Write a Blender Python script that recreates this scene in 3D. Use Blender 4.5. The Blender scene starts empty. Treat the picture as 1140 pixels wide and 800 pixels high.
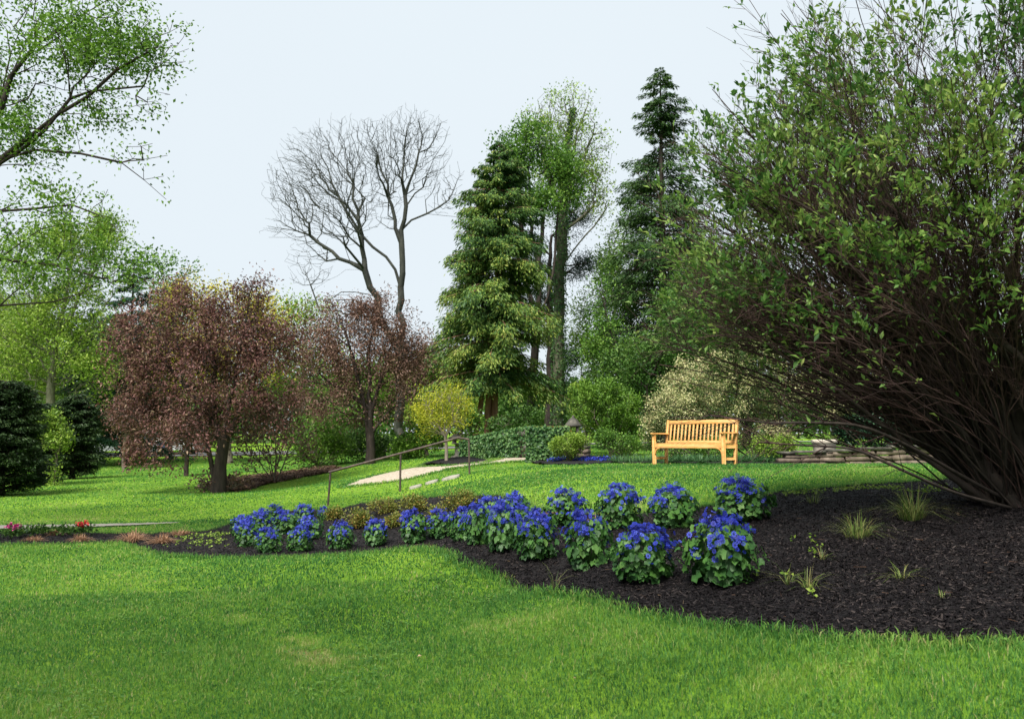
import bpy, math, random
import numpy as np
R = math.radians
rng = np.random.default_rng(7)
random.seed(7)
sc = bpy.context.scene
COL = sc.collection

# ------------------------------------------------------------------ camera, sky, sun, exposure
EYE = 1.6
cam = bpy.data.objects.new('camera', bpy.data.cameras.new('camera'))
COL.objects.link(cam)
cam.location = (0, 0, EYE)
cam.rotation_euler = (R(90) + math.atan(0.1), 0, 0)
cam.data.sensor_width = 36; cam.data.lens = 30.0
cam.data.clip_start = 0.1; cam.data.clip_end = 3000
cam.data.dof.use_dof = True; cam.data.dof.focus_distance = 11.0; cam.data.dof.aperture_fstop = 3.5
sc.camera = cam

SUN_EL, SUN_AZ = 52, 205      # azimuth measured clockwise from +Y (behind the camera, to its left)
w = bpy.data.worlds.new('World'); sc.world = w; w.use_nodes = True
nt = w.node_tree; bg = nt.nodes['Background']
sky = nt.nodes.new('ShaderNodeTexSky'); sky.sky_type = 'NISHITA'; sky.sun_disc = False
sky.sun_elevation = R(SUN_EL); sky.sun_rotation = R(SUN_AZ)
sky.air_density = 1.0; sky.dust_density = 3.0
# overcast: a thin even cloud layer veils the clear sky
tc = nt.nodes.new('ShaderNodeTexCoord')
cn = nt.nodes.new('ShaderNodeTexNoise'); cn.inputs['Scale'].default_value = 1.6; cn.inputs['Detail'].default_value = 5
cr = nt.nodes.new('ShaderNodeMapRange'); cr.inputs['To Min'].default_value = 0.90; cr.inputs['To Max'].default_value = 0.98
mx = nt.nodes.new('ShaderNodeMix'); mx.data_type = 'RGBA'
mx.inputs[7].default_value = (8.35, 9.2, 9.8, 1)
nt.links.new(tc.outputs['Generated'], cn.inputs['Vector'])
nt.links.new(cn.outputs['Fac'], cr.inputs['Value'])
nt.links.new(cr.outputs['Result'], mx.inputs[0])
nt.links.new(sky.outputs['Color'], mx.inputs[6])
nt.links.new(mx.outputs[2], bg.inputs['Color'])
bg.inputs['Strength'].default_value = 0.06

sl = bpy.data.lights.new('sun', 'SUN'); sl.energy = 5.0; sl.angle = R(24); sl.color = (1.0, 0.95, 0.86)
sun = bpy.data.objects.new('sun', sl); COL.objects.link(sun)
sun.location = (-10, -10, 30)
sun.rotation_euler = (R(90 - SUN_EL), 0, -R(SUN_AZ) + math.pi)
vs = sc.view_settings
vs.view_transform = 'Standard'; vs.look = 'None'; vs.exposure = 0.75; vs.gamma = 1.0; vs.use_curve_mapping = False
sc.cycles.max_bounces = 5; sc.cycles.diffuse_bounces = 3; sc.cycles.glossy_bounces = 2
sc.cycles.transmission_bounces = 3; sc.cycles.transparent_max_bounces = 4
sc.cycles.use_denoising = True

# ------------------------------------------------------------------ measuring helpers
def ray(px, py):
    u = (np.asarray(px, float) - 570) / 950; v = (400 - np.asarray(py, float)) / 950
    c = 1 / math.sqrt(1.01); s = 0.1 / math.sqrt(1.01)
    dy = c - v * s; dz = s + v * c
    return u / dy, dz / dy
def pt(px, py, Y):
    """a point of the place seen at photo pixel px,py that stands Y metres away"""
    m, k = ray(px, py)
    return np.array([m * Y, float(Y), EYE + k * Y])

CTRL = [(0,800,5),(300,800,5),(570,800,4.9),(850,800,4.55),(1140,800,4.1),
 (0,700,7.4),(300,700,7.4),(500,700,7.2),(0,620,12.2),(200,620,12.2),(450,615,12),
 (700,680,6.6),(850,700,5.8),(1140,715,5.0),(600,650,8.7),(803,658,6.9),(718,650,7.3),(655,638,7.9),
 (597,624,8.9),(480,617,11.8),(378,612,12.6),(260,610,13),(828,582,9.5),(750,588,9.7),(690,591,10),
 (630,588,10.6),(565,585,11.3),(461,603,11.8),(900,545,11.5),(700,560,12.4),(560,556,14),(450,570,15),
 (370,575,16.5),(366,563,19.5),(446,547,19.8),(522,528,20),(1120,560,8.8),(1140,620,6.8),(1000,545,11.3),
 (1000,600,7.8),(1090,520,15),(770,517,18),(1000,516,20),(900,517,20),(600,510,27),(640,517,23),(700,516,21.5),
 (380,543,23),(412,516,33),(330,531,31),(243,548,27),(300,545,28),(100,560,23.4),(0,549,28.1),(50,530,42),
 (130,511,63),(90,521,52),(220,510,63),(300,520,46),(0,585,16.9),(200,582,17.4),(500,519,25.5)]
C3 = [pt(*c) for c in CTRL]
C3 += [np.array(p, float) for p in [(-60,60,.7),(60,60,1.6),(-120,200,4),(120,200,4),(0,200,4),(0,90,1.9),(0,50,1.35),
  (-15,5,0),(15,5,.7),(20,12,1.15),(25,28,1.3),(0,-10,0),(-25,-10,0),(25,-10,.5),(-40,30,.1),(20,40,1.5),(-400,500,8),(400,500,8),(-300,0,1),(300,0,3),(0,-200,0)]]
C3 = np.array(C3)
_S = 20.0
def _phi(r2): return r2 * np.log(r2 + 1e-12) * .5
_xy = C3[:, :2] / _S; NC = len(_xy)
_K = _phi(((_xy[:, None] - _xy[None]) ** 2).sum(-1)) + np.eye(NC) * 2e-4
_P = np.c_[np.ones(NC), _xy]
_A = np.block([[_K, _P], [_P.T, np.zeros((3, 3))]])
_sol = np.linalg.solve(_A, np.r_[C3[:, 2], np.zeros(3)])
def terr(x, y):
    x = np.asarray(x, float); y = np.asarray(y, float); sh = x.shape
    q = np.c_[x.ravel(), y.ravel()] / _S; out = np.empty(len(q))
    for i in range(0, len(q), 60000):
        p = q[i:i + 60000]
        r2 = ((p[:, None] - _xy[None]) ** 2).sum(-1)
        out[i:i + 60000] = _phi(r2) @ _sol[:NC] + _sol[NC] + p @ _sol[NC + 1:]
    return out.reshape(sh)
_Ys = np.exp(np.linspace(math.log(3.5), math.log(150), 900))
def hit(px, py):
    m, k = ray(px, py)
    zt = terr(m * _Ys, _Ys); zr = EYE + k * _Ys
    idx = np.where(zr < zt)[0]
    if len(idx) == 0: Y = 150.
    else:
        i = idx[0]
        if i == 0: Y = _Ys[0]
        else:
            a = zr[i-1] - zt[i-1]; b = zr[i] - zt[i]; Y = _Ys[i-1] + (_Ys[i] - _Ys[i-1]) * a / (a - b)
    return np.array([m * Y, Y, float(terr(m * Y, Y))])
def poly_world(pix): return np.array([hit(*p)[:2] for p in pix])
def inside(x, y, poly):
    x = np.asarray(x); y = np.asarray(y); r = np.zeros(x.shape, bool); j = len(poly) - 1
    for i in range(len(poly)):
        xi, yi = poly[i]; xj, yj = poly[j]
        if yi != yj:
            r ^= ((yi > y) != (yj > y)) & (x < (xj - xi) * (y - yi) / (yj - yi) + xi)
        j = i
    return r
def vnoise(x, y, s, seed=0):
    """smooth value noise, -1..1"""
    x = np.asarray(x) / s + 1000; y = np.asarray(y) / s + 1000
    xi = np.floor(x).astype(np.int64); yi = np.floor(y).astype(np.int64); fx = x - xi; fy = y - yi
    fx = fx * fx * (3 - 2 * fx); fy = fy * fy * (3 - 2 * fy)
    def h(a, b):
        q = (a * 374761393 + b * 668265263 + seed * 982451653) & 0xffffffff
        q = ((q ^ (q >> 13)) * 1274126177) & 0xffffffff
        return ((q ^ (q >> 16)) & 0xffff) / 32767.5 - 1
    return (h(xi, yi) * (1 - fx) + h(xi + 1, yi) * fx) * (1 - fy) + (h(xi, yi + 1) * (1 - fx) + h(xi + 1, yi + 1) * fx) * fy

# ------------------------------------------------------------------ object helpers
def tag(o, label=None, cat=None, group=None, kind=None):
    if label: o['label'] = label
    if cat: o['category'] = cat
    if group: o['group'] = group
    if kind: o['kind'] = kind
    return o
def thing(name, label, cat, loc=(0, 0, 0), rz=0, group=None):
    o = bpy.data.objects.new(name, None); COL.objects.link(o); o.empty_display_size = .2
    o.location = [float(v) for v in loc]; o.rotation_euler = (0, 0, rz)
    return tag(o, label, cat, group)
def mesh(name, V, F, mat, parent=None, tint=None, smooth=False, local=False):
    """V (n,3); F a list of arrays (m,3) / (m,4). World coordinates unless local."""
    V = np.asarray(V, np.float32).reshape(-1, 3)
    if parent is not None and not local: V = V - np.array(parent.location, np.float32)
    if isinstance(F, np.ndarray): F = [F]
    F = [np.asarray(f, np.int32) for f in F if len(f)]
    me = bpy.data.meshes.new(name)
    me.vertices.add(len(V)); me.vertices.foreach_set('co', V.ravel())
    loops = np.concatenate([f.ravel() for f in F]); tot = np.concatenate([np.full(len(f), f.shape[1], np.int32) for f in F])
    me.loops.add(len(loops)); me.loops.foreach_set('vertex_index', loops)
    me.polygons.add(len(tot)); me.polygons.foreach_set('loop_start', np.r_[0, np.cumsum(tot)[:-1]].astype(np.int32))
    if smooth: me.polygons.foreach_set('use_smooth', np.ones(len(tot), bool))
    if tint is not None:
        a = me.attributes.new('tint', 'FLOAT', 'POINT'); a.data.foreach_set('value', np.asarray(tint, np.float32))
    me.update(calc_edges=True); me.materials.append(mat)
    o = bpy.data.objects.new(name, me); COL.objects.link(o)
    if parent is not None: o.parent = parent
    return o
class MB:
    """collects boxes, tubes and lathes into one mesh"""
    def __init__(s): s.V = []; s.F4 = []; s.F3 = []; s.n = 0
    def add(s, V, F4=(), F3=()):
        V = np.asarray(V, float)
        if len(F4): s.F4.append(np.asarray(F4) + s.n)
        if len(F3): s.F3.append(np.asarray(F3) + s.n)
        s.V.append(V); s.n += len(V)
    def box(s, c, d, rot=None, bev=0.0):
        d = np.array(d, float) / 2; V = []
        b = min(bev, d.min() * .8)
        if b <= 0:
            V = np.array([[x, y, z] for z in (-1, 1) for y in (-1, 1) for x in (-1, 1)]) * d
            F = [(0,2,3,1),(4,5,7,6),(0,1,5,4),(2,6,7,3),(0,4,6,2),(1,3,7,5)]; F3 = []
        else:
            idx = {}; V = []; F = []; F3 = []
            for X in (-1, 1):
                for Yy in (-1, 1):
                    for Z in (-1, 1):
                        for ax in range(3):
                            p = np.array([X, Yy, Z]) * (d - b); p[ax] = (X, Yy, Z)[ax] * d[ax]
                            idx[(X, Yy, Z, ax)] = len(V); V.append(p)
                        F3.append([idx[(X, Yy, Z, k)] for k in range(3)])
            for ax in range(3):
                o1, o2 = [a for a in range(3) if a != ax]
                for sg in (-1, 1):
                    q = []
                    for a, c2 in ((-1,-1),(1,-1),(1,1),(-1,1)):
                        k = [0, 0, 0]; k[ax] = sg; k[o1] = a; k[o2] = c2; q.append(idx[(*k, ax)])
                    F.append(q)
                for a in (-1, 1):
                    for c2 in (-1, 1):
                        k1 = [0,0,0]; k1[o1] = a; k1[o2] = c2; k1[ax] = -1; k2 = list(k1); k2[ax] = 1
                        F.append([idx[(*k1, o1)], idx[(*k2, o1)], idx[(*k2, o2)], idx[(*k1, o2)]])
            V = np.array(V)
        if rot is not None: V = V @ np.asarray(rot).T
        s.add(V + np.array(c), F, F3)
    def bar(s, a, b, wd, ht, up=(0, 0, 1), bev=0.0):
        a = np.array(a, float); b = np.array(b, float); t = b - a; L = np.linalg.norm(t); t /= L
        sd = np.cross(t, up); sd /= np.linalg.norm(sd); u = np.cross(sd, t)
        s.box((a + b) / 2, (L, wd, ht), np.c_[t, sd, u], bev)
    def lathe(s, c, prof, nseg=20):
        V = []; F = []
        for r, z in prof:
            for k in range(nseg):
                a = 2 * math.pi * k / nseg; V.append((c[0] + r * math.cos(a), c[1] + r * math.sin(a), c[2] + z))
        for i in range(len(prof) - 1):
            for k in range(nseg):
                k2 = (k + 1) % nseg; F.append((i*nseg+k, i*nseg+k2, (i+1)*nseg+k2, (i+1)*nseg+k))
        s.add(V, F)
    def tube(s, P, r, sides=8):
        P = np.asarray(P, float); rr = np.broadcast_to(np.asarray(r, float), (len(P),))
        T = np.gradient(P, axis=0); T /= np.linalg.norm(T, axis=1)[:, None]
        ref = np.array([0.31, 0.23, .92]); V = []
        for i in range(len(P)):
            a = np.cross(T[i], ref); a /= np.linalg.norm(a); b = np.cross(T[i], a)
            for k in range(sides):
                g = 2 * math.pi * k / sides; V.append(P[i] + rr[i] * (math.cos(g) * a + math.sin(g) * b))
        F = [(i*sides+k, i*sides+(k+1)%sides, (i+1)*sides+(k+1)%sides, (i+1)*sides+k) for i in range(len(P)-1) for k in range(sides)]
        s.add(V, F)
        for e, fl in ((0, 1), (len(P) - 1, -1)):
            vv = [V[e * sides + k] for k in range(sides)] + [P[e]]
            s.add(vv, (), [((k+1)%sides, k, sides)[::fl] for k in range(sides)])
    def build(s, name, mat, parent=None, smooth=False, local=False, tint=None):
        F = []
        if s.F4: F.append(np.concatenate(s.F4))
        if s.F3: F.append(np.concatenate(s.F3))
        return mesh(name, np.concatenate(s.V), F, mat, parent, smooth=smooth, local=local, tint=tint)

def cones(P0, P1, R0, R1, sides=5):
    """many tapered branch pieces at once"""
    P0 = np.asarray(P0); P1 = np.asarray(P1); T = P1 - P0; L = np.linalg.norm(T, axis=1); T = T / np.maximum(L, 1e-6)[:, None]
    ref = np.where(np.abs(T[:, 2:3]) > .9, np.array([[1., 0, 0]]), np.array([[0, 0, 1.]]))
    A = np.cross(T, ref); A /= np.linalg.norm(A, axis=1)[:, None]; B = np.cross(T, A)
    ang = np.arange(sides) * 2 * math.pi / sides
    ring = np.cos(ang)[None, :, None] * A[:, None] + np.sin(ang)[None, :, None] * B[:, None]
    V = np.concatenate([P0[:, None] + ring * np.asarray(R0)[:, None, None], (P1 + T * np.asarray(R1)[:, None] * .5)[:, None] + ring * np.asarray(R1)[:, None, None]], 1)
    n = len(P0); k = np.arange(sides); k2 = (k + 1) % sides
    f = np.stack([k, k2, k2 + sides, k + sides], 1)
    F = (np.arange(n) * 2 * sides)[:, None, None] + f[None]
    return V.reshape(-1, 3), F.reshape(-1, 4)
def join(parts):
    V = []; F = []; n = 0
    for v, f in parts: V.append(v); F.append(f + n); n += len(v)
    return np.concatenate(V), np.concatenate(F)
def unit(v): return v / np.maximum(np.linalg.norm(v, axis=-1, keepdims=True), 1e-9)
def rnd(n): return unit(rng.normal(size=(n, 3)))
def leaves(P, size, D=None, N=None, asp=.55, fold=.18, jit=.35):
    """folded kite leaves: two faces each. D leaf direction, N its upper side."""
    n = len(P); size = np.broadcast_to(size, (n,)) * (1 + jit * (rng.random(n) * 2 - 1))
    if D is None: D = rnd(n)
    if N is None: N = rnd(n) + np.array([0, 0, .7])
    D = unit(D); S = unit(np.cross(D, N)); N = np.cross(S, D)
    s = size[:, None]
    b = P; t = P + D * s; c = P + D * s * .45
    l = c + S * s * asp * .5 + N * s * fold; r = c - S * s * asp * .5 + N * s * fold
    V = np.stack([b, l, t, r], 1).reshape(-1, 3)
    i = np.arange(n)[:, None] * 4
    return V, np.concatenate([i + [[0, 1, 2]], i + [[0, 2, 3]]])

# ------------------------------------------------------------------ materials
def newmat(name):
    m = bpy.data.materials.new(name); m.use_nodes = True
    return m, m.node_tree, m.node_tree.nodes['Principled BSDF']
def ramp(nt, stops):
    r = nt.nodes.new('ShaderNodeValToRGB'); e = r.color_ramp.elements
    e[0].position, e[0].color = stops[0][0], (*stops[0][1], 1); e[1].position, e[1].color = stops[-1][0], (*stops[-1][1], 1)
    for p, c in stops[1:-1]:
        x = e.new(p); x.color = (*c, 1)
    return r
def noise(nt, scale, detail=4, rough=.55, coord='Object'):
    tc = nt.nodes.new('ShaderNodeTexCoord'); nn = nt.nodes.new('ShaderNodeTexNoise')
    nn.inputs['Scale'].default_value = scale; nn.inputs['Detail'].default_value = detail; nn.inputs['Roughness'].default_value = rough
    nt.links.new(tc.outputs[coord], nn.inputs['Vector']); return nn
def leafmat(name, stops, trans=.35, rough=.5, spec=.3, nscale=.5, namt=.25):
    """colour runs over each leaf's own tint, plus clump sized drift"""
    m, nt, bs = newmat(name)
    at = nt.nodes.new('ShaderNodeAttribute'); at.attribute_name = 'tint'
    nn = noise(nt, nscale, 3)
    mr = nt.nodes.new('ShaderNodeMapRange'); mr.inputs[1].default_value = .3; mr.inputs[2].default_value = .7
    mr.inputs[3].default_value = -namt; mr.inputs[4].default_value = namt
    ad = nt.nodes.new('ShaderNodeMath'); ad.operation = 'ADD'; ad.use_clamp = True
    nt.links.new(nn.outputs['Fac'], mr.inputs[0]); nt.links.new(at.outputs['Fac'], ad.inputs[0]); nt.links.new(mr.outputs[0], ad.inputs[1])
    k = len(stops); r = ramp(nt, [(i / (k - 1), c) for i, c in enumerate(stops)])
    nt.links.new(ad.outputs[0], r.inputs['Fac']); nt.links.new(r.outputs['Color'], bs.inputs['Base Color'])
    bs.inputs['Roughness'].default_value = rough; bs.inputs['Specular IOR Level'].default_value = spec
    tr = nt.nodes.new('ShaderNodeBsdfTranslucent'); nt.links.new(r.outputs['Color'], tr.inputs['Color'])
    ms = nt.nodes.new('ShaderNodeMixShader'); ms.inputs[0].default_value = trans
    nt.links.new(bs.outputs[0], ms.inputs[1]); nt.links.new(tr.outputs[0], ms.inputs[2])
    nt.links.new(ms.outputs[0], nt.nodes['Material Output'].inputs['Surface'])
    return m
def surf(name, stops, scale, rough=.8, bump=.3, bdist=.02, spec=.3, detail=6, metallic=0, stretch=None):
    m, nt, bs = newmat(name); nn = noise(nt, scale, detail, .6)
    if stretch:
        mp = nt.nodes.new('ShaderNodeMapping'); mp.inputs['Scale'].default_value = stretch
        l = nn.inputs['Vector'].links[0]; src = l.from_socket; nt.links.remove(l)
        nt.links.new(src, mp.inputs['Vector']); nt.links.new(mp.outputs[0], nn.inputs['Vector'])
    k = len(stops); r = ramp(nt, [(.3 + .4 * i / (k - 1), c) for i, c in enumerate(stops)])
    nt.links.new(nn.outputs['Fac'], r.inputs['Fac']); nt.links.new(r.outputs['Color'], bs.inputs['Base Color'])
    bs.inputs['Roughness'].default_value = rough; bs.inputs['Specular IOR Level'].default_value = spec; bs.inputs['Metallic'].default_value = metallic
    if bump:
        bp = nt.nodes.new('ShaderNodeBump'); bp.inputs['Strength'].default_value = bump; bp.inputs['Distance'].default_value = bdist
        nt.links.new(nn.outputs['Fac'], bp.inputs['Height']); nt.links.new(bp.outputs[0], bs.inputs['Normal'])
    return m
BARK = surf('bark_grey', [(.045,.036,.028),(.11,.09,.07),(.17,.15,.12)], 6, stretch=(1,1,.25), bump=.6)
BARKD = surf('bark_dark', [(.010,.007,.006),(.026,.019,.016),(.050,.037,.031)], 8, stretch=(1,1,.25), bump=.6)
BARKR = surf('bark_red', [(.10,.045,.03),(.20,.10,.07),(.27,.15,.10)], 7, stretch=(1,1,.2), bump=.6)
BARKP = surf('bark_pale', [(.13,.11,.085),(.22,.19,.15),(.30,.27,.22)], 6, stretch=(1,1,.3), bump=.5)
BARKG = surf('bark_greenish', [(.05,.05,.03),(.10,.10,.065),(.16,.155,.11)], 5, stretch=(1,1,.3), bump=.5)
TWIG = surf('twig_brown', [(.020,.011,.011),(.045,.024,.022),(.085,.048,.042)], 3, bump=0, detail=3)
SOIL = surf('mulch_soil', [(.003,.0022,.003),(.006,.005,.006),(.011,.0085,.009)], 30, bump=1.0, bdist=.03, rough=.8)
STONE = surf('field_stone', [(.045,.035,.028),(.11,.085,.065),(.18,.145,.115)], 7, bump=.8, bdist=.02)
STONED = surf('grey_stone', [(.022,.022,.018),(.06,.057,.048),(.13,.12,.10)], 6, bump=.8, bdist=.02)
SLAB = surf('slab_stone', [(.20,.19,.16),(.32,.30,.26)], 5, bump=.4)
GRAVEL = surf('gravel_pale', [(.20,.165,.125),(.35,.30,.235),(.46,.41,.34)], 14, bump=.6, bdist=.01)
WALK = surf('walk_concrete', [(.18,.165,.14),(.28,.26,.225)], 4, bump=.2)
ASPH = surf('asphalt', [(.10,.10,.10),(.16,.16,.16)], 10, bump=.2)
LITTER = surf('leaf_litter', [(.03,.016,.010),(.075,.040,.024),(.12,.07,.042)], 9, bump=.8, bdist=.04)

def grass_ground():
    m, nt, bs = newmat('turf_ground')
    a = noise(nt, .35, 5, .6); b = noise(nt, 9, 6, .7)
    r1 = ramp(nt, [(.32, (.09,.19,.018)), (.5, (.15,.29,.025)), (.68, (.21,.35,.035))])
    r2 = ramp(nt, [(.3, (.55,.55,.5)), (.7, (1.25,1.2,1.1))])
    mm = nt.nodes.new('ShaderNodeMix'); mm.data_type = 'RGBA'; mm.blend_type = 'MULTIPLY'; mm.inputs[0].default_value = 1
    nt.links.new(a.outputs['Fac'], r1.inputs['Fac']); nt.links.new(b.outputs['Fac'], r2.inputs['Fac'])
    nt.links.new(r1.outputs['Color'], mm.inputs[6]); nt.links.new(r2.outputs['Color'], mm.inputs[7])
    nt.links.new(mm.outputs[2], bs.inputs['Base Color']); bs.inputs['Roughness'].default_value = .9; bs.inputs['Specular IOR Level'].default_value = .1
    bp = nt.nodes.new('ShaderNodeBump'); bp.inputs['Strength'].default_value = .8; bp.inputs['Distance'].default_value = .05
    c = noise(nt, 22, 6, .7)
    nt.links.new(c.outputs['Fac'], bp.inputs['Height']); nt.links.new(bp.outputs[0], bs.inputs['Normal'])
    return m
TURF = grass_ground()

# ------------------------------------------------------------------ ground, bed, paths
BED_PIX = [(-90,607),(0,606.5),(60,606),(130,604),(155,611),(175,618),(230,620.5),(300,621),(380,618.5),(440,612),(482,613),(512,628),
 (560,645),(620,661),(700,679),(780,693),(860,705),(940,711),(1040,715),(1140,716),(1330,716),
 (1330,545),(1200,530),(1090,528),(1040,534),(960,539),(900,545),(862,549),(800,562),(730,570),(670,572),(610,568),(585,561),(560,552),
 (520,551),(450,555),(400,560),(372,568),(345,566),(300,570),(262,580),(235,590),(160,594),(100,592.5),(0,592),(-90,592)]
def densify(P, step=.35, amp=.05):
    out = []
    for i in range(len(P)):
        a, b = P[i], P[(i + 1) % len(P)]; k = max(1, int(np.linalg.norm(b - a) / step))
        for j in range(k): out.append(a + (b - a) * j / k)
    out = np.array(out)
    out[:, 0] += amp * vnoise(out[:, 0], out[:, 1], .6, 1) ; out[:, 1] += amp * vnoise(out[:, 0], out[:, 1], .6, 2)
    return out
BED = densify(poly_world(BED_PIX))
WALKP = densify(poly_world([(-90,591),(0,590),(80,588.3),(140,586),(200,583),(200,582),(120,584),(0,586),(-90,586.5)]), .5, .03)
GRAV = densify(poly_world([(378,543.5),(392,537),(415,531),(440,525),(480,518.5),(520,514.5),(560,511),(600,508.8),(640,508),(640,510),(600,513),(560,516),(520,520),(500,523),(480,528),(450,535),(420,539)]), .5, .12)
MOUND = densify(poly_world([(466,521),(478,515),(500,513.5),(530,513),(556,512.5),(540,516),(500,519.5)]), .4, .05)
LITP = densify(poly_world([(235,541),(250,534),(290,530),(340,524),(372,520),(380,523),(340,531),(290,541),(258,547)]), .5, .2)
ISLE = densify(poly_world([(588,514.5),(605,509.5),(640,508.5),(690,509),(690,513),(676,516.5),(640,518),(600,517.5)]), .3, .05)
REARB = densify(poly_world([(676,516.6),(690,514),(740,511),(1100,510),(1100,513.5),(980,515),(870,517),(830,516.6),(760,516.2)]), .4, .05)

def axis(lo, hi, n, c, k):
    t = np.linspace(-1, 1, n); s = np.sinh(t * k) / math.sinh(k)
    return np.where(s < 0, c + (c - lo) * s, c + (hi - c) * s)
gx = axis(-420, 420, 260, 0, 5.6); gy = np.r_[np.linspace(-60, 2, 12)[:-1], 2 + 518 * (np.sinh(np.linspace(0, 1, 300) * 5.2) / math.sinh(5.2))]
GX, GY = np.meshgrid(gx, gy); GZ = terr(GX, GY)
sunk = inside(GX, GY, BED); GZ = GZ - .06 * sunk
ii = np.arange(GX.size).reshape(GX.shape)
F = np.stack([ii[:-1, :-1], ii[:-1, 1:], ii[1:, 1:], ii[1:, :-1]], -1).reshape(-1, 4)
tag(mesh('ground', np.stack([GX, GY, GZ], -1), F, TURF, smooth=True), kind='structure')

def patch(name, poly, dz, cell, mat, bump=0, bs=.1, edge=0, kind='structure', mound=0):
    lo = poly.min(0); hi = poly.max(0)
    xs = np.arange(lo[0], hi[0] + cell, cell); ys = np.arange(lo[1], hi[1] + cell, cell)
    X, Y = np.meshgrid(xs, ys); m = inside(X, Y, poly)
    cellm = m[:-1, :-1] & m[1:, :-1] & m[:-1, 1:] & m[1:, 1:]
    Z = terr(X, Y) + dz
    if bump: Z = Z + bump * vnoise(X, Y, bs, 5) + bump * .6 * vnoise(X, Y, bs * .4, 6)
    if mound:
        c = poly.mean(0); h = (hi - lo) / 2
        Z = Z + mound * np.clip(1 - ((X - c[0]) / h[0]) ** 2 - ((Y - c[1]) / h[1]) ** 2, 0, 1)
    ii = np.arange(X.size).reshape(X.shape)
    F = np.stack([ii[:-1, :-1], ii[:-1, 1:], ii[1:, 1:], ii[1:, :-1]], -1)[cellm]
    used = np.unique(F); rm = np.full(X.size, -1); rm[used] = np.arange(len(used))
    V = np.stack([X, Y, Z], -1).reshape(-1, 3)[used]
    return tag(mesh(name, V, rm[F], mat, smooth=True), kind=kind)
patch('mulch_bed', BED, .0, .045, SOIL, .016, .14)
patch('concrete_walk', WALKP, .03, .06, WALK, .004)
patch('gravel_path', GRAV, .035, .10, GRAVEL, .01)
patch('mulch_mound', MOUND, .03, .08, SOIL, .02, .2, mound=.16)
patch('leaf_litter', LITP, .03, .1, LITTER, .05, .4)
patch('mulch_island', ISLE, .03, .06, SOIL, .02, .2, mound=.05)
patch('border_soil', REARB, .03, .07, SOIL, .02, .2)
ROAD = poly_world([(60,510.8),(330,511),(330,508.8),(60,508.6)])
ROAD = np.array([[-60, 66], [30, 66], [30, 74], [-60, 74]], float)
patch('road', ROAD, .06, 1.0, ASPH)

# loose bark chips over the bed
def chips(name, poly, nn, wt, size, mat, zoff=.02, label_kind='stuff'):
    lo = poly.min(0); hi = poly.max(0); pts = []
    tot = 0
    while tot < nn:
        q = lo + (hi - lo) * rng.random((nn * 2, 2)); keep = inside(q[:, 0], q[:, 1], poly) & (rng.random(len(q)) < np.clip((wt / np.maximum(q[:, 1], 3)) ** 2, 0, 1))
        keep &= (np.abs(q[:, 0]) < .66 * q[:, 1] + 3)
        pts.append(q[keep]); tot += keep.sum()
        if not keep.any(): break
    q = np.concatenate(pts)[:nn]; n = len(q)
    z = terr(q[:, 0], q[:, 1]) + .016 * vnoise(q[:, 0], q[:, 1], .14, 5) + zoff * rng.random(n)
    P = np.c_[q, z]; D = rnd(n); D[:, 2] *= .35; N = rnd(n) * .55 + [0, 0, 1]
    D = unit(D); S = unit(np.cross(D, N)); N = np.cross(S, D)
    L = size * (.4 + 1.0 * rng.random(n))[:, None]; W = L * (.12 + .25 * rng.random(n))[:, None]
    V = np.stack([P - D * L / 2 - S * W / 2, P - D * L / 2 * .8 + S * W / 2 * .7, P + D * L / 2 + S * W / 2 * .6, P + D * L / 2 * .85 - S * W / 2, P + N * W * .35], 1).reshape(-1, 3)
    i = np.arange(n)[:, None] * 5
    F = np.concatenate([i + [[0, 1, 4]], i + [[1, 2, 4]], i + [[2, 3, 4]], i + [[3, 0, 4]]])
    return tag(mesh(name, V, F, mat, tint=np.repeat(rng.random(n), 5)), kind='stuff')
CHIP = leafmat('bark_chip', [(.002,.0015,.002),(.004,.003,.004),(.007,.0055,.007),(.011,.009,.010),(.050,.040,.038)], trans=0, rough=.7, spec=.15, nscale=1.2, namt=.12)
CHIPR = leafmat('brown_litter_flakes', [(.03,.016,.010),(.07,.036,.022),(.12,.07,.045),(.2,.14,.09)], trans=.1, rough=.8, nscale=2)
chips('bark_mulch', BED, 230000, 7.5, .033, CHIP)
chips('fallen_leaf_litter', LITP, 9000, 40, .12, CHIPR, .12)

# ------------------------------------------------------------------ lawn
LAWN = leafmat('lawn_blade', [(.028,.10,.026),(.060,.19,.042),(.115,.285,.052),(.20,.37,.062),(.32,.43,.10),(.48,.43,.20)], trans=.5, rough=.5, spec=.22, nscale=.45, namt=.22)
PATCHES = [BED, WALKP, GRAV, MOUND, ISLE, REARB]
def blades(q, H, W, lean=.5, tint=None, zoff=0.0):
    n = len(q); z = terr(q[:, 0], q[:, 1]) + zoff
    P = np.c_[q, z - .004]; a = rng.random(n) * 2 * math.pi
    D = np.c_[np.cos(a), np.sin(a), np.zeros(n)]; b = rng.random(n) * 2 * math.pi; S = np.c_[np.cos(b), np.sin(b), np.zeros(n)]
    l = (lean * rng.random(n) ** .8)[:, None]; H = H[:, None]; W = W[:, None]
    M = P + D * H * l * .35 + np.array([0, 0, 1]) * H * (.6 - .1 * l); T = P + D * H * l * 1.05 + np.array([0, 0, 1]) * H * np.clip(1 - .5 * l, .2, 1)
    V = np.stack([P - S * W / 2, P + S * W / 2, M + S * W * .42, M - S * W * .42, T], 1).reshape(-1, 3)
    i = np.arange(n)[:, None] * 5
    if tint is None: tint = rng.random(n)
    return V, i + [[0, 1, 2, 3]], i + [[3, 2, 4]], np.repeat(tint, 5)
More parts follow.
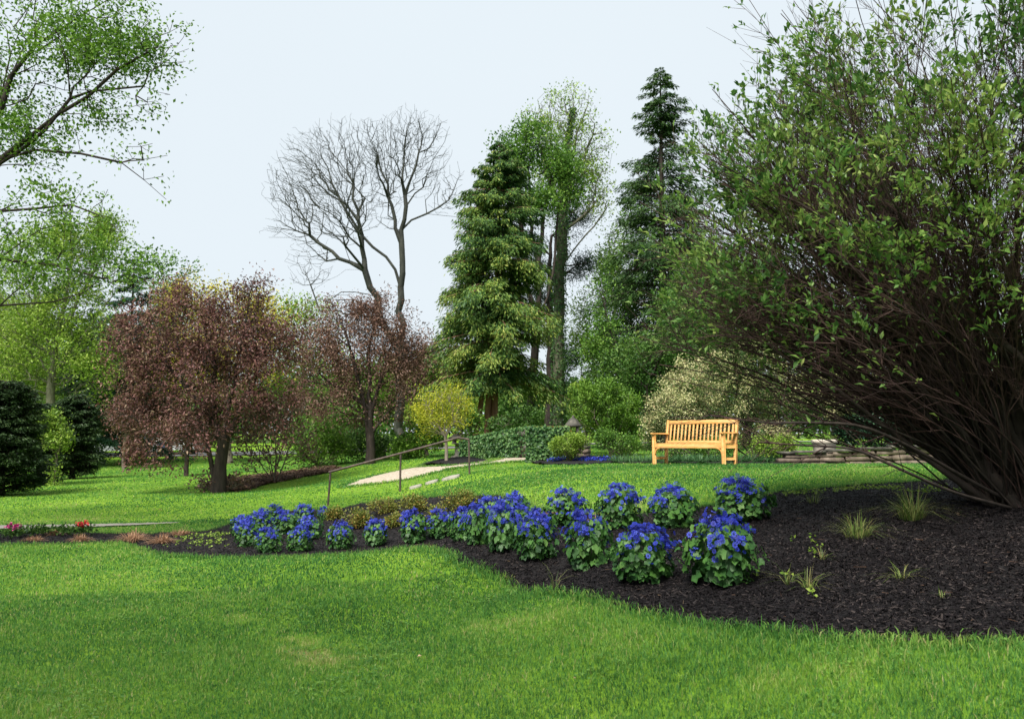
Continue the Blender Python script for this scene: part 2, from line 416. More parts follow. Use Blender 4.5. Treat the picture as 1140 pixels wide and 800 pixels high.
WORN = [(hit(150,648)[:2], hit(270,680)[:2], .45, .30), (hit(270,680)[:2], hit(420,740)[:2], .30, .38), (hit(330,715)[:2], hit(350,735)[:2], .22, .35), (hit(520,700)[:2], hit(620,690)[:2], .3, .22), (hit(850,770)[:2], hit(950,745)[:2], .22, .35)]
def lawn(name, y0, y1, nn, h, wpx, powr, zcut=None):
    u = rng.random(nn); e = 2 - powr
    Y = (y0 ** e + u * (y1 ** e - y0 ** e)) ** (1 / e) if abs(e) > 1e-3 else y0 * (y1 / y0) ** u
    X = (rng.random(nn) * 2 - 1) * (.64 * Y + 3.0)
    q = np.c_[X, Y]; k = np.ones(nn, bool)
    for p in PATCHES: k &= ~inside(X, Y, p)
    q = q[k]; Y = Y[k]; X = X[k]; n = len(q)
    patchy = vnoise(X, Y, .35, 11) * .5 + vnoise(X, Y, 1.1, 12) * .5
    right = np.clip((X / np.maximum(Y, 1) - .05) / .4, 0, 1) * np.clip((8.5 - Y) / 3, 0, 1)
    H = h * (.45 + .95 * rng.random(n) ** 1.3) * (1 + .35 * patchy) * (1 + .55 * right)
    W = np.maximum(.0035, wpx * Y / 950) * (.7 + .6 * rng.random(n))
    t = .40 + .20 * rng.normal(size=n) + .16 * patchy + .16 * vnoise(X, Y, 3.0, 13) + .10 * vnoise(X, Y, 1.6, 14) - .10 * right
    t = t - .0 * t + (.42 - t) * np.clip((Y - 16) / 20, 0, .5)
    for A_, B_, w_, k_ in WORN:
        ab = B_ - A_; u_ = np.clip(((q - A_) @ ab) / (ab @ ab), 0, 1); dd = np.linalg.norm(q - A_ - u_[:, None] * ab, axis=1); t = t + k_ * np.exp(-(dd / w_) ** 2) * (.55 + .6 * vnoise(X, Y, .16, 17) + .4 * vnoise(X, Y, .5, 18)).clip(0, 1.3)
    t = np.where(rng.random(n) < .025 + .12 * np.clip(vnoise(X, Y, .9, 15) - .45, 0, 1), .97, t)
    V, F4, F3, tt = blades(q, H, W, .9, np.clip(t, 0, .98))
    tag(mesh(name, V, [F4, F3], LAWN, tint=tt), kind='stuff')
lawn('lawn_grass', 3.4, 9, 560000, .042, .72, 1.0)
lawn('mid_lawn_grass', 9, 18, 300000, .040, .9, 1.0)
lawn('far_lawn_grass', 18, 62, 330000, .04, 1.0, 1.2)
# taller fringe where the mower misses the bed edge
e0 = np.repeat(BED, 260, 0); e1 = np.repeat(np.roll(BED, -1, 0), 260, 0)
k = rng.random((len(e0), 1)); E = e0 + (e1 - e0) * k
E = E + rng.normal(size=E.shape) * .05
E = E[(np.abs(E[:, 0]) < .66 * E[:, 1] + 1) & (rng.random(len(E)) < np.clip(10 / E[:, 1], 0, 1) ** 1.5)]
V, F4, F3, tt = blades(E, .045 + .06 * rng.random(len(E)) ** 2, .0045 + .004 * rng.random(len(E)), 1.1, np.clip(.42 + .2 * rng.normal(size=len(E)), 0, 1))
tag(mesh('edge_grass', V, [F4, F3], LAWN, tint=tt), kind='stuff')
EE = []
for pl in (GRAV, MOUND):
    a0 = np.repeat(pl, 130, 0); a1 = np.repeat(np.roll(pl, -1, 0), 130, 0); EE.append(a0 + (a1 - a0) * rng.random((len(a0), 1)) + rng.normal(size=a0.shape) * .07)
E = np.concatenate(EE); V, F4, F3, tt = blades(E, .05 + .05 * rng.random(len(E)), .018 + .01 * rng.random(len(E)), 1.1, np.clip(.42 + .2 * rng.normal(size=len(E)), 0, 1), .02)
tag(mesh('path_edge_grass', V, [F4, F3], LAWN, tint=tt), kind='stuff')

# clover and broad weeds in the near lawn
Q = rng.random((26000, 2)) * [12, 10] + [-6, 4]; Q = Q[(vnoise(Q[:, 0], Q[:, 1], .5, 51) + .6 * vnoise(Q[:, 0], Q[:, 1], 1.7, 52) > .55) & ~inside(Q[:, 0], Q[:, 1], BED)]
Q = np.repeat(Q, 3, 0) + rng.normal(size=(len(Q) * 3, 2)) * .012; P = np.c_[Q, terr(Q[:, 0], Q[:, 1]) + .018 + .022 * rng.random(len(Q))]
V, F = leaves(P, .019, rnd(len(P)) * [1, 1, .3], rnd(len(P)) * .35 + [0, 0, 1], .9, .1)
CLOV = leafmat('clover', [(.05,.15,.03),(.10,.23,.04),(.17,.31,.05)], trans=.35)
tag(mesh('clover', V, F, CLOV, tint=np.repeat(rng.random(len(P)), 4)), kind='stuff')

# ------------------------------------------------------------------ tree makers
def blob_pts(blobs, Y, n, shell=.45):
    """points inside ellipsoids measured in the photograph at distance Y (px,py,rx,ry[,dY])"""
    B = [(b + (0,))[:5] for b in blobs]; wts = np.array([b[2] * b[3] * min(b[2], b[3]) ** .5 for b in B], float); wts /= wts.sum()
    out = []
    for b, m in zip(B, rng.multinomial(n, wts)):
        YY = Y + b[4]; c = pt(b[0], b[1], YY); rx = b[2] / 950 * YY; rz = b[3] / 950 * YY
        r = rng.random(m) ** shell; d = rnd(m) * r[:, None]
        out.append(c + d * [rx, max(rx, .6 * rz) * .95 if rx > .5 * rz else rx, rz])
    return np.concatenate(out)
def grow(limbs, att, base_r, tip_r=.008, alpha=.35, upw=.6, jitter=0.0, sides=6, step=.5):
    """limbs: list of polylines, each after the first starts near an earlier one. att: points the twigs reach for."""
    nodes = []; par = []; cost = []
    for li, Lm in enumerate(limbs):
        Lm = np.asarray(Lm, float)
        if li == 0: prev = -1
        else:
            nn = np.array(nodes); prev = int(((nn - Lm[0]) ** 2).sum(1).argmin())
        for i in range(len(Lm)):
            if i == 0:
                if li == 0: nodes.append(Lm[0]); par.append(-1); cost.append(0.); prev = 0
                continue
            a = Lm[i - 1] if (i > 1 or li == 0) else nodes[prev]
            k = max(1, int(np.linalg.norm(Lm[i] - a) / step))
            for j in range(1, k + 1):
                p = a + (Lm[i] - a) * j / k + rng.normal(size=3) * jitter * (j < k)
                nodes.append(p); par.append(prev); cost.append(cost[prev] + np.linalg.norm(p - nodes[prev])); prev = len(nodes) - 1
    n0 = len(nodes); N = n0 + len(att); P = np.zeros((N, 3)); P[:n0] = nodes; C = np.zeros(N); C[:n0] = cost; par = par + [0] * len(att)
    d0 = ((att[:, None, :] - P[None, :n0]) ** 2).sum(-1).min(1); att = att[np.argsort(d0)]
    k0 = max(2, int(n0 * .02))
    lowz = P[0, 2]
    for i, p in enumerate(att):
        m = n0 + i; d = P[:m] - p; dist = np.sqrt((d * d).sum(1))
        pen = np.maximum(d[:, 2], 0) * upw
        j = int((dist + pen + alpha * C[:m]).argmin())
        P[m] = p; C[m] = C[j] + dist[j]; par[m] = j
    par = np.array(par); tips = np.zeros(N)
    haschild = np.zeros(N, bool); haschild[par[1:]] = True
    tips[~haschild] = 1
    for i in range(N - 1, 0, -1): tips[par[i]] += tips[i]
    e = math.log(max(tips[0], 3)) / math.log(base_r / tip_r)
    Rr = tip_r * tips ** (1 / e)
    Rr[0] *= 1.25
    c = np.arange(1, N); pr = par[c]
    # a child starts no thicker than its own girth
    r0 = np.where(Rr[pr] > 1.8 * Rr[c], Rr[c] * 1.25, Rr[pr])
    big = Rr[c] > base_r * .15; parts = []
    for sel, sd in ((big, sides + 2), (~big, 4)):
        if sel.any(): parts.append(cones(P[pr][sel], P[c][sel], r0[sel], Rr[c][sel], sd))
    V, F = join(parts)
    return P, par, Rr, ~haschild, V, F
def clumpy(Q, s, a):
    v = vnoise(Q[:, 0] + .6 * Q[:, 2], Q[:, 2] - .5 * Q[:, 1], s, 41) + .7 * vnoise(Q[:, 1] + Q[:, 2] * .4, Q[:, 0] - Q[:, 2], s * .6, 42)
    return np.clip(.5 + a * 1.3 * v, .03, 2)
def decid(name, label, Y, trunk, blobs, nodes, nleaf, size, lmat, bark, base_r, group=None, cat='tree', limbs=(), spread=.3, shell=.5,
          alpha=.35, upw=.6, tip_r=.008, asp=.6, drop=0, jitter=.04, wood='trunk', clump=1, extra=(), wlimbs=None, gaps=.8, gs=None, ivy=None):
    tr = [pt(*(q[0], q[1], Y + (q[2] if len(q) > 2 else 0))) for q in trunk]
    tr[0][2] = float(terr(tr[0][0], tr[0][1])) - .08
    root = thing(name, label, cat, (tr[0][0], tr[0][1], tr[0][2] + .08), group=group)
    lm = [np.array(tr)] + [np.array([pt(q[0], q[1], Y + (q[2] if len(q) > 2 else 0)) for q in l]) for l in limbs]
    att = blob_pts(blobs, Y, nodes, shell)
    for cc, rr, k in extra: att = np.r_[att, np.array(cc) + rnd(k) * (rng.random(k) ** .4)[:, None] * rr]
    lm += [np.array(l, float) for l in (wlimbs or ())]
    att = att[att[:, 2] > terr(att[:, 0], att[:, 1]) + .15]
    P, par, Rr, tip, V, F = grow(lm, att, base_r, tip_r, alpha, upw, jitter)
    mesh(wood, V, F, bark, root, smooth=True)
    if nleaf:
        cand = np.where(tip | (Rr < tip_r * 1.7))[0]
        g_ = gs or np.ptp(P[:, 2]) * .06; wts = (rng.random(len(cand)) ** clump + .05) * clumpy(P[cand], g_, gaps); wts /= wts.sum()
        idx = rng.choice(cand, nleaf, p=wts)
        LP = P[idx] + rng.normal(size=(nleaf, 3)) * spread
        along = unit(P[idx] - P[np.maximum(par[idx], 0)] + 1e-6)
        D = rnd(nleaf) + along * .8 + np.array([0, 0, -drop])
        V, F = leaves(LP, size, D, rnd(nleaf) * .8 + np.array([0, 0, .8]), asp)
        cl = rng.random(len(P))[idx]
        tn = np.clip(.5 + .22 * rng.normal(size=nleaf) + .3 * (cl - .5), 0, 1)
        mesh('crown', V, F, lmat, root, tint=np.repeat(tn, 4))
    if ivy:
        i = rng.integers(0, ivy[1], ivy[0]); P0 = P[i] + (P[i + 1] - P[i]) * rng.random((ivy[0], 1)); a = rng.random(ivy[0]) * 6.283
        o = np.c_[np.cos(a), np.sin(a), 0 * a]; V, F = leaves(P0 + o * (Rr[i] + .03 + .08 * rng.random(ivy[0]))[:, None], .10, rnd(ivy[0]) + [0, 0, -.5], o, .9)
        mesh('ivy', V, F, ivy[2], root, tint=np.repeat(rng.random(ivy[0]), 4))
    return root
def conifer(name, label, Y, px, py_top, prof, lmat, bark, base_r, nb, per, size, group=None, t0=.05, droop=.35, up=.15, lean=(0, 0), asp=.3, gap=.25, hang=.5, trunks=None, cat='tree', dark=0.0):
    """prof: (height fraction, radius in px). boughs hang in sprays round a straight leader."""
    top = pt(px, py_top, Y); bx = top[0] - lean[0]; bz = float(terr(bx, Y)); H = top[2] - bz
    root = thing(name, label, cat, (bx, Y, bz), group=group)
    ts = np.array([p[0] for p in prof]); rs = np.array([p[1] for p in prof]) / 950 * Y
    t = np.sort(t0 + (1 - t0) * rng.random(nb) ** .85); az = rng.random(nb) * 2 * math.pi
    L = np.interp(t, ts, rs) * (1 - gap + 1.6 * gap * rng.random(nb)) * (1 + .12 * np.sin(az * 2 + t * 9))
    d = np.c_[np.cos(az), np.sin(az), np.zeros(nb)]; side = np.c_[-np.sin(az), np.cos(az), np.zeros(nb)]
    B = np.c_[bx + lean[0] * t, np.full(nb, Y), bz + H * t]
    dr = droop * (1 - .8 * t) + .05
    def pos(i, s): return B[i] + d[i] * (L[i] * s)[:, None] + np.c_[0 * s, 0 * s, L[i] * (up * s - dr[i] * s * s)]
    # wood
    W = []
    th = np.linspace(0, 1, 14); c = np.c_[bx + lean[0] * th, np.full(14, Y), bz - .1 + (H + .1) * th]; rr = base_r * (1 - th) ** .8 + .01
    rr[0] *= 1.3
    W.append(cones(c[:-1], c[1:], rr[:-1], rr[1:], 9))
    if trunks:
        for (qx, qx2, q2) in trunks:
            a = pt(qx, 0, Y); a[2] = float(terr(a[0], Y)) - .1; b = pt(qx2, q2, Y)
            q = np.array([a + (b - a) * k for k in np.linspace(0, 1, 6)]); W.append(cones(q[:-1], q[1:], np.linspace(base_r, base_r * .6, 6)[:-1], np.linspace(base_r, base_r * .6, 6)[1:], 9))
    ib = np.arange(nb)
    for a, b in ((0, .35), (.35, .7), (.7, .97)):
        W.append(cones(pos(ib, np.full(nb, a)), pos(ib, np.full(nb, b)), .006 + L * .012 * (1 - a), .006 + L * .012 * (1 - b), 4))
    V, F = join(W); mesh('trunk', V, F, bark, root, smooth=True)
    m = np.maximum(3, (per * L / max(L.mean(), .01)).astype(int)); i = np.repeat(ib, m); s = .12 + .93 * rng.random(len(i)) ** .75
    # every bough carries side sprays in a few fans
    fan = np.round(s * 6 + rng.random(len(i)) * .5) / 6; sp = (rng.random(len(i)) * 2 - 1)
    wd = L[i] * .30 * (1.1 - .75 * fan)
    P = pos(i, np.clip(s, 0, 1.05)) + side[i] * (sp * wd)[:, None] + rng.normal(size=(len(i), 3)) * np.c_[L[i], L[i], L[i]] * .03
    P[:, 2] -= np.abs(rng.normal(size=len(i))) * hang * .10 * L[i] + np.abs(sp) * wd * .25
    D = d[i] * .8 + side[i] * (sp * 1.0)[:, None] + rnd(len(i)) * .45 + np.array([0, 0, -hang])
    V, F = leaves(P, size, D, rnd(len(i)) * .6 + np.array([0, 0, .9]), asp, .08)
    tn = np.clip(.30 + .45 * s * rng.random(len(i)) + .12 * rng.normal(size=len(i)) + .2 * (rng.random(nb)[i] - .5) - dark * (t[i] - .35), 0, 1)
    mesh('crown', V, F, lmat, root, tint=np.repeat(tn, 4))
    return root
def shrub(name, label, Y, blobs, nodes, nleaf, size, lmat, bark, base_r=.03, spread=.08, cat='shrub', group=None, stems=6, asp=.6, alpha=.5, shell=.33, tip_r=.003, drop=0, upw=.3, bx=None, Yadd=0, clump=1, flowers=None):
    cx = blobs[0][0] if bx is None else bx
    c = pt(cx, 500, Y); c[2] = float(terr(c[0], c[1])) - .03
    root = thing(name, label, cat, c, group=group)
    att = blob_pts(blobs, Y, nodes, shell); att = att[att[:, 2] > terr(att[:, 0], att[:, 1]) + .04]
    w = np.ptp(att[:, 0]) * .12
    lm = [np.array([c, c + [0, 0, .12]])]
    for k in range(stems):
        t = att[rng.integers(len(att))]; o = c + [w * rng.normal(), w * rng.normal() * .6, 0]; o[2] = float(terr(o[0], o[1])) - .03
        lm.append(np.array([c, c * .8 + o * .2 + [0, 0, .02], c + (t - c) * .45]))
    P, par, Rr, tip, V, F = grow(lm, att, base_r, tip_r, alpha, upw, .01, 4, step=.25)
    mesh('stems', V, F, bark, root)
    cd = np.where(tip | (Rr < tip_r * 2))[0]; ww = clumpy(P[cd], .28, .6); idx = rng.choice(cd, nleaf, p=ww / ww.sum()); LP = P[idx] + rng.normal(size=(nleaf, 3)) * spread
    LP[:, 2] = np.maximum(LP[:, 2], terr(LP[:, 0], LP[:, 1]) + .02)
    D = rnd(nleaf) + unit(LP - c) * .8 + np.array([0, 0, -drop]); V, F = leaves(LP, size, D, rnd(nleaf) * .7 + np.array([0, 0, .8]), asp)
    tn = np.clip(.5 + .22 * rng.normal(size=nleaf) + .3 * (rng.random(len(P))[idx] - .5), 0, 1)
    mesh('foliage', V, F, lmat, root, tint=np.repeat(tn, 4))
    if flowers:
        fm, k, fs, sz = flowers; top = np.where(tip)[0]; out = P[top]; sc_ = np.linalg.norm((out - P.mean(0)) / np.ptp(P, axis=0), axis=1) + .3 * rng.random(len(out))
        top = top[np.argsort(-sc_)[:max(5, int(len(top) * .6))]]; cen = rng.choice(top, k // 14 + 1)
        idx = rng.choice(cen, k); q = P[idx] + rng.normal(size=(k, 3)) * fs
        V, F = leaves(q, sz, rnd(k) + [0, 0, -.3], None, .6); mesh('blossom', V, F, fm, root, tint=np.repeat(rng.random(k), 4))
    return root

#@@OBJECTS@@
# ------------------------------------------------------------------ foliage colours
G_SPRING = leafmat('leaf_spring_green', [(.035,.085,.014),(.08,.18,.02),(.15,.28,.035),(.22,.36,.06)])
G_LIME = leafmat('leaf_lime', [(.07,.14,.018),(.15,.26,.03),(.24,.36,.045),(.34,.44,.09)])
G_MID = leafmat('leaf_mid_green', [(.016,.05,.011),(.038,.10,.018),(.075,.16,.027),(.13,.225,.045)])
G_MID2 = leafmat('leaf_fresh_green', [(.025,.075,.018),(.055,.14,.026),(.10,.21,.04),(.16,.28,.06)])
G_BRIGHT = leafmat('leaf_bright_green', [(.03,.085,.015),(.07,.17,.022),(.125,.25,.035),(.20,.33,.055)])
G_YEL = leafmat('leaf_yellow_flower', [(.16,.17,.02),(.32,.30,.03),(.45,.40,.05),(.58,.50,.10)])
G_GOLD = leafmat('leaf_gold', [(.11,.17,.015),(.25,.30,.02),(.42,.44,.03),(.58,.56,.06)])
G_RED = leafmat('leaf_maroon', [(.022,.024,.012),(.068,.040,.030),(.14,.060,.056),(.225,.105,.098),(.27,.19,.12)], trans=.3, nscale=.7)
G_RED2 = leafmat('leaf_russet', [(.035,.026,.016),(.09,.05,.038),(.16,.085,.065),(.23,.14,.105),(.30,.20,.15)], trans=.3, nscale=.7)
G_DARK = leafmat('needle_dark', [(.008,.020,.008),(.018,.042,.012),(.034,.070,.018),(.065,.11,.028)], trans=.12)
G_SPRUCE = leafmat('needle_blue_green', [(.008,.030,.018),(.018,.058,.030),(.036,.095,.046),(.07,.14,.06)], trans=.15)
G_CEDAR = leafmat('spray_cedar', [(.016,.050,.016),(.040,.105,.024),(.095,.175,.030),(.20,.26,.045),(.30,.31,.07)], trans=.25)
G_SPRUCE2 = leafmat('needle_green', [(.012,.034,.011),(.028,.070,.020),(.058,.12,.029),(.11,.185,.042)], trans=.2)
G_PINE = leafmat('needle_pine', [(.008,.030,.024),(.016,.052,.036),(.030,.080,.050)], trans=.1)
G_BIG = leafmat('leaf_privet_green', [(.03,.08,.022),(.065,.155,.034),(.12,.23,.05),(.20,.31,.065),(.29,.36,.10)], trans=.45, spec=.4, nscale=.8)
G_PIER = leafmat('leaf_pieris', [(.03,.055,.02),(.07,.12,.035),(.13,.19,.06),(.25,.22,.10),(.34,.24,.14)], trans=.2)
G_CREAM = leafmat('blossom_cream', [(.24,.30,.10),(.44,.43,.20),(.62,.58,.34)], trans=.2)
G_RHOD = leafmat('leaf_rhododendron', [(.008,.035,.018),(.02,.07,.03),(.045,.12,.05)], trans=.1, spec=.5, rough=.35)
G_IVY = leafmat('leaf_ivy', [(.012,.045,.015),(.03,.09,.025),(.065,.15,.04),(.11,.2,.06)], trans=.2)
G_SPIR = leafmat('leaf_spirea', [(.06,.10,.02),(.13,.18,.03),(.24,.22,.05),(.34,.20,.05)], trans=.3)
G_DEAD = leafmat('dead_straw', [(.16,.08,.04),(.32,.18,.10),(.48,.31,.20)], trans=.2, rough=.8)
G_LIRI = leafmat('blade_liriope', [(.03,.09,.03),(.06,.15,.05),(.11,.20,.09)], trans=.3)
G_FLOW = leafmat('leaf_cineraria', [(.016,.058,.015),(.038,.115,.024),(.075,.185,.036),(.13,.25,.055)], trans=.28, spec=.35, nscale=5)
PETAL = leafmat('petal_blue', [(.005,.009,.11),(.011,.019,.26),(.027,.046,.43),(.10,.14,.62)], trans=.2, rough=.55, nscale=6, namt=.2)
EYE_M = leafmat('flower_eye', [(.01,.008,.05),(.03,.02,.12)], trans=0)
PETR = leafmat('petal_red', [(.5,.02,.03),(.65,.05,.05)], trans=.2); PETP = leafmat('petal_pink', [(.5,.02,.18),(.65,.08,.3)], trans=.2)

# ------------------------------------------------------------------ trees, left to right
decid('overhanging_tree', 'leafy tree reaching in from the left edge, its dark limbs across the sky', 13,
  [(-250,0),(-240,480),(-180,330),(-60,225),(0,178),(65,127),(130,78),(165,58)],
  [(150,40,65,40),(95,60,80,45),(60,20,90,45),(170,60,45,22),(30,150,60,50),(100,120,50,22),(150,175,45,28),(70,225,75,28),(30,290,55,45),(120,290,50,35),(-120,60,120,120,1),(-160,200,80,80,-1),(160,115,35,20),(15,90,40,60),(-220,120,130,120,2),(185,75,30,14),(110,15,90,22),(40,250,80,20),(90,65,60,25)],
  2300, 88000, .062, G_SPRING, BARKD, .26, limbs=[
  [(-60,215),(-5,185),(22,168),(50,145),(78,110),(100,102),(160,96)],
  [(-190,340),(-100,250),(-40,170),(0,125),(12,85),(30,45),(55,0),(70,-40)],
  [(-40,170),(0,112),(12,60),(35,0),(45,-40)],[(10,88),(40,50),(95,15),(120,0)],
  [(0,176),(40,167),(90,171),(135,181),(160,200),(185,222)],
  [(-190,350),(-100,260),(-20,240),(0,235),(80,228),(112,240),(135,258)],
  [(-200,380),(-100,320),(-20,290),(0,289),(60,295),(115,310)],
  [(-200,400),(-100,350),(0,340),(60,336),(95,325)],
  [(-240,400),(-280,250),(-250,50)]],
  extra=[((-5.5,-.2,8.2),(6,5,2.0),2300),((-12,8,8.5),(4.5,4,2.5),500)], wlimbs=[[(-10.9,13,3.5),(-10,9,6),(-8,4,7.4),(-5,-.5,8)],[(-9.5,7,6.6),(-10,2,8),(-10,-2,8.4)]], spread=.11, alpha=.22, tip_r=.0035, asp=.6, clump=2, drop=.2, shell=.45, gaps=.35)  # extra, wlimbs: crown stretched unseen past the camera to shade the near lawn
decid('light_green_tree', 'tall airy pale green tree with grey forked stems behind the dark shrubs at far left', 50,
  [(58,510),(56,440),(60,385),(72,340)],
  [(60,300,62,60),(110,290,35,45),(30,340,50,50),(80,370,55,50),(25,400,45,45),(100,420,40,40),(120,260,22,32),(85,270,30,30)],
  1700, 26000, .16, G_LIME, BARKG, .26, limbs=[[(60,385),(95,320),(120,270),(135,245)],[(60,400),(40,340),(35,280)],[(72,340),(80,290),(78,250)],[(57,420),(95,370),(125,330)]],
  spread=.3, alpha=.3, tip_r=.010, clump=2)
decid('woodland_tree', 'full spring-green tree low behind the airy pale tree at far left', 66, [(40,508),(42,440)], [(35,400,60,60),(90,420,45,50),(-10,380,50,70),(120,380,25,40)], 600, 24000, .22, G_SPRING, BARKD, .3, spread=.4)
decid('woodland_tree', 'dim olive-green tree filling the gap left of the large maroon tree', 70, [(150,508),(150,440)], [(150,420,50,55),(120,460,40,35),(185,400,35,50)], 500, 17000, .24, G_MID, BARKD, .3, spread=.4)
decid('yellow_green_tree', 'yellow-green tree at the left edge behind the clipped evergreen', 56,
  [(10,510),(8,420)],[(10,390,55,60),(-30,350,50,50),(30,430,45,40),(-40,420,50,60)], 600, 15000, .19, G_LIME, BARK, .3, spread=.45, clump=1.5)
conifer('spruce_tree', 'dark blue-green spruce between the airy pale tree and the maroon tree', 58, 150, 282,
  [(0,55),(.3,52),(.6,36),(.8,22),(1,2)], G_SPRUCE, BARKD, .22, 190, 130, .26)
conifer('spruce_tree', 'dark spruce mass directly behind the small maroon branches at left', 54, 105, 345,
  [(0,40),(.4,42),(.8,22),(1,3)], G_SPRUCE, BARKD, .2, 130, 110, .26)
decid('green_top_tree', 'bright green treetop poking above the maroon tree at left', 62,
  [(188,510),(188,400),(186,340)],[(180,305,22,25),(205,300,18,16),(190,330,40,25),(190,380,50,50)], 420, 7000, .2, G_BRIGHT, BARK, .25, spread=.35, clump=2,
  limbs=[[(186,340),(180,300)],[(186,335),(210,300),(222,300)]])
decid('yellow_blossom_tree', 'yellow flowering tree glowing behind the top of the large maroon tree', 55,
  [(255,510),(250,400)],[(215,340,38,26),(260,345,45,32),(300,370,30,40),(240,400,80,50)], 600, 17000, .18, G_YEL, BARK, .25, spread=.45)
decid('pale_yellow_tree', 'pale yellow-green tree in the gap between the two maroon trees', 60,
  [(335,510),(338,400)],[(330,355,26,28),(350,400,40,45),(360,350,15,12),(320,430,30,30)], 350, 5500, .2, G_LIME, BARK, .2, spread=.5, clump=2)
decid('crabapple_tree', 'largest maroon-leaved tree, short dark trunk, left of the other maroon tree', 27,
  [(243,548),(245,520),(249,490),(255,465)],
  [(225,395,85,75),(165,400,48,62),(285,400,45,65),(190,340,42,28),(250,345,55,28),(280,325,28,18),(160,450,40,52),(235,460,75,38),(295,460,35,35),(200,480,50,28,-1),(140,385,22,40),(145,470,22,30),(150,505,20,14),(190,512,26,12,-1),(320,400,20,60),(310,480,20,30),(285,312,10,14),(205,322,24,10),(325,370,20,30),(255,380,60,40)],
  1500, 40000, .105, G_RED, BARKD, .22, limbs=[[(249,490),(225,450),(190,410),(160,380)],[(250,480),(280,430),(300,380)],[(255,465),(262,410),(275,350),(285,305)],[(247,470),(240,410),(225,350)],[(248,495),(205,470),(165,455)],[(242,548),(236,520),(228,485),(215,440)]],
  spread=.20, alpha=.3, asp=.42, drop=.5, clump=2, tip_r=.006, gaps=.95, gs=.26, shell=.6)
decid('crabapple_tree', 'smaller maroon-leaved tree with a straight dark trunk in front of the bare tree', 33,
  [(412,518),(412,485),(410,440)],
  [(390,400,50,50),(360,370,35,35),(420,360,45,32),(440,410,40,45),(375,440,40,32),(430,450,50,22),(345,420,22,50),(400,345,38,18),(455,385,25,25),(400,465,50,9)],
  1300, 26000, .105, G_RED2, BARKD, .17, limbs=[[(411,470),(398,420),(385,370),(375,345)],[(411,465),(425,420),(440,370)],[(411,478),(435,455),(458,440)],[(410,460),(385,435),(355,415)],[(410,440),(412,380),(418,340)]],
  spread=.22, alpha=.3, asp=.42, drop=.5, clump=2, tip_r=.006, gaps=.95, gs=.3, shell=.6)
decid('maroon_shrub_tree', 'thin reddish small tree between the bare tree and the big cedar', 37,
  [(476,512),(474,470),(478,430)],[(480,395,24,32),(500,385,16,22),(465,420,24,30),(490,430,22,24)], 420, 6500, .11, G_RED2, BARK, .08, spread=.25, clump=2, asp=.42)
decid('maple_sapling', 'small young tree with reddish trunk on the lawn near the parked cars', 50,
  [(138,520),(139,500),(142,470)],[(142,462,22,20),(150,480,14,12)], 160, 2600, .14, G_RED2, BARK, .09, spread=.3)
decid('maple_sapling', 'slim dark-trunked young tree just left of the large maroon tree trunk', 36,
  [(207,533),(208,510),(208,490)],[(205,470,24,22),(210,485,18,12)], 160, 2600, .11, G_RED, BARKD, .09, spread=.22)
for (bp, lb, Y, blobs, lm_, nl) in [
  ((306,527), 'tangled brown multi-stem bush just right of the large maroon tree trunk', 30, [(305,480,38,40),(280,505,25,20),(335,495,22,26),(320,455,20,24)], G_RED2, 2200),
  ((352,522), 'brushy bush with light green leaves left of the smaller maroon tree', 35, [(352,490,32,26),(375,500,20,16)], G_SPRING, 5200),
  ((250,540), 'low twiggy bush hugging the base of the large maroon trunk', 27.3, [(232,538,14,9),(262,536,12,9)], G_RED2, 500)]:
    shrub('brush', lb, Y, blobs, 420, nl, .11, lm_, BARK, .05, .15, cat='bush', stems=12, tip_r=.006, bx=bp[0])
# the leafless tree, limbs measured one by one
bare = [(447,515),(446,440),(446,380),(446,320),(448,290),(447,270),(452,230),(455,205),(463,185),(470,150),(462,125)]
BARE = surf('bark_bare_grey', [(.012,.014,.012),(.028,.031,.026),(.055,.058,.048)], 5, stretch=(1,1,.3), bump=.5)
decid('bare_tree', 'tall leafless tree with forked grey trunks against the sky', 42, bare,
  [(395,175,75,48),(345,195,48,58,2),(330,210,40,40,-1),(310,255,25,12),(460,160,48,48),(485,200,35,30),(380,230,50,45,-2),(345,290,30,38,2),(500,225,20,25,1),(420,170,45,40,-2),(430,220,25,40,2),(330,240,25,30),(370,340,40,16),(470,140,25,22)],
  4800, 0, .1, G_MID, BARE, .23, limbs=[
  [(446,320),(440,300),(430,286),(415,275),(403,262),(392,245),(380,225),(370,205),(358,175),(345,160)],
  [(447,270),(440,245),(436,228),(432,205),(424,190),(418,165)],
  [(445,400),(432,370),(420,345),(412,320),(406,300),(403,262),(399,235),(394,205),(385,180)],
  [(406,305),(390,292),(370,280),(345,262),(320,252),(295,243)],
  [(412,335),(395,325),(380,325),(365,335)],
  [(447,262),(458,245),(475,238),(490,230),(505,212),(517,190)],
  [(455,220),(448,195),(450,165),(455,140)],
  [(399,300),(385,300),(365,312),(345,325)],
  [(463,185),(478,165),(490,140)],[(440,245),(432,240),(438,215),(448,190)]],
  alpha=.42, tip_r=.0055, shell=.55, jitter=.10, upw=1.2, wood='branches')
decid('gold_maple', 'small golden-yellow tree with a thin pale trunk in the dark mulch mound', 26.5,
  [(497,516),(497,500),(496,485)],[(490,445,26,13),(511,452,12,18),(472,458,13,10),(494,466,28,14),(502,434,12,8),(480,476,12,10)], 480, 6000, .062, G_GOLD, BARKP, .05, limbs=[[(497,492),(485,470),(478,455)],[(497,490),(505,468),(512,450)]],
  spread=.12, tip_r=.004, alpha=.3, asp=.5)
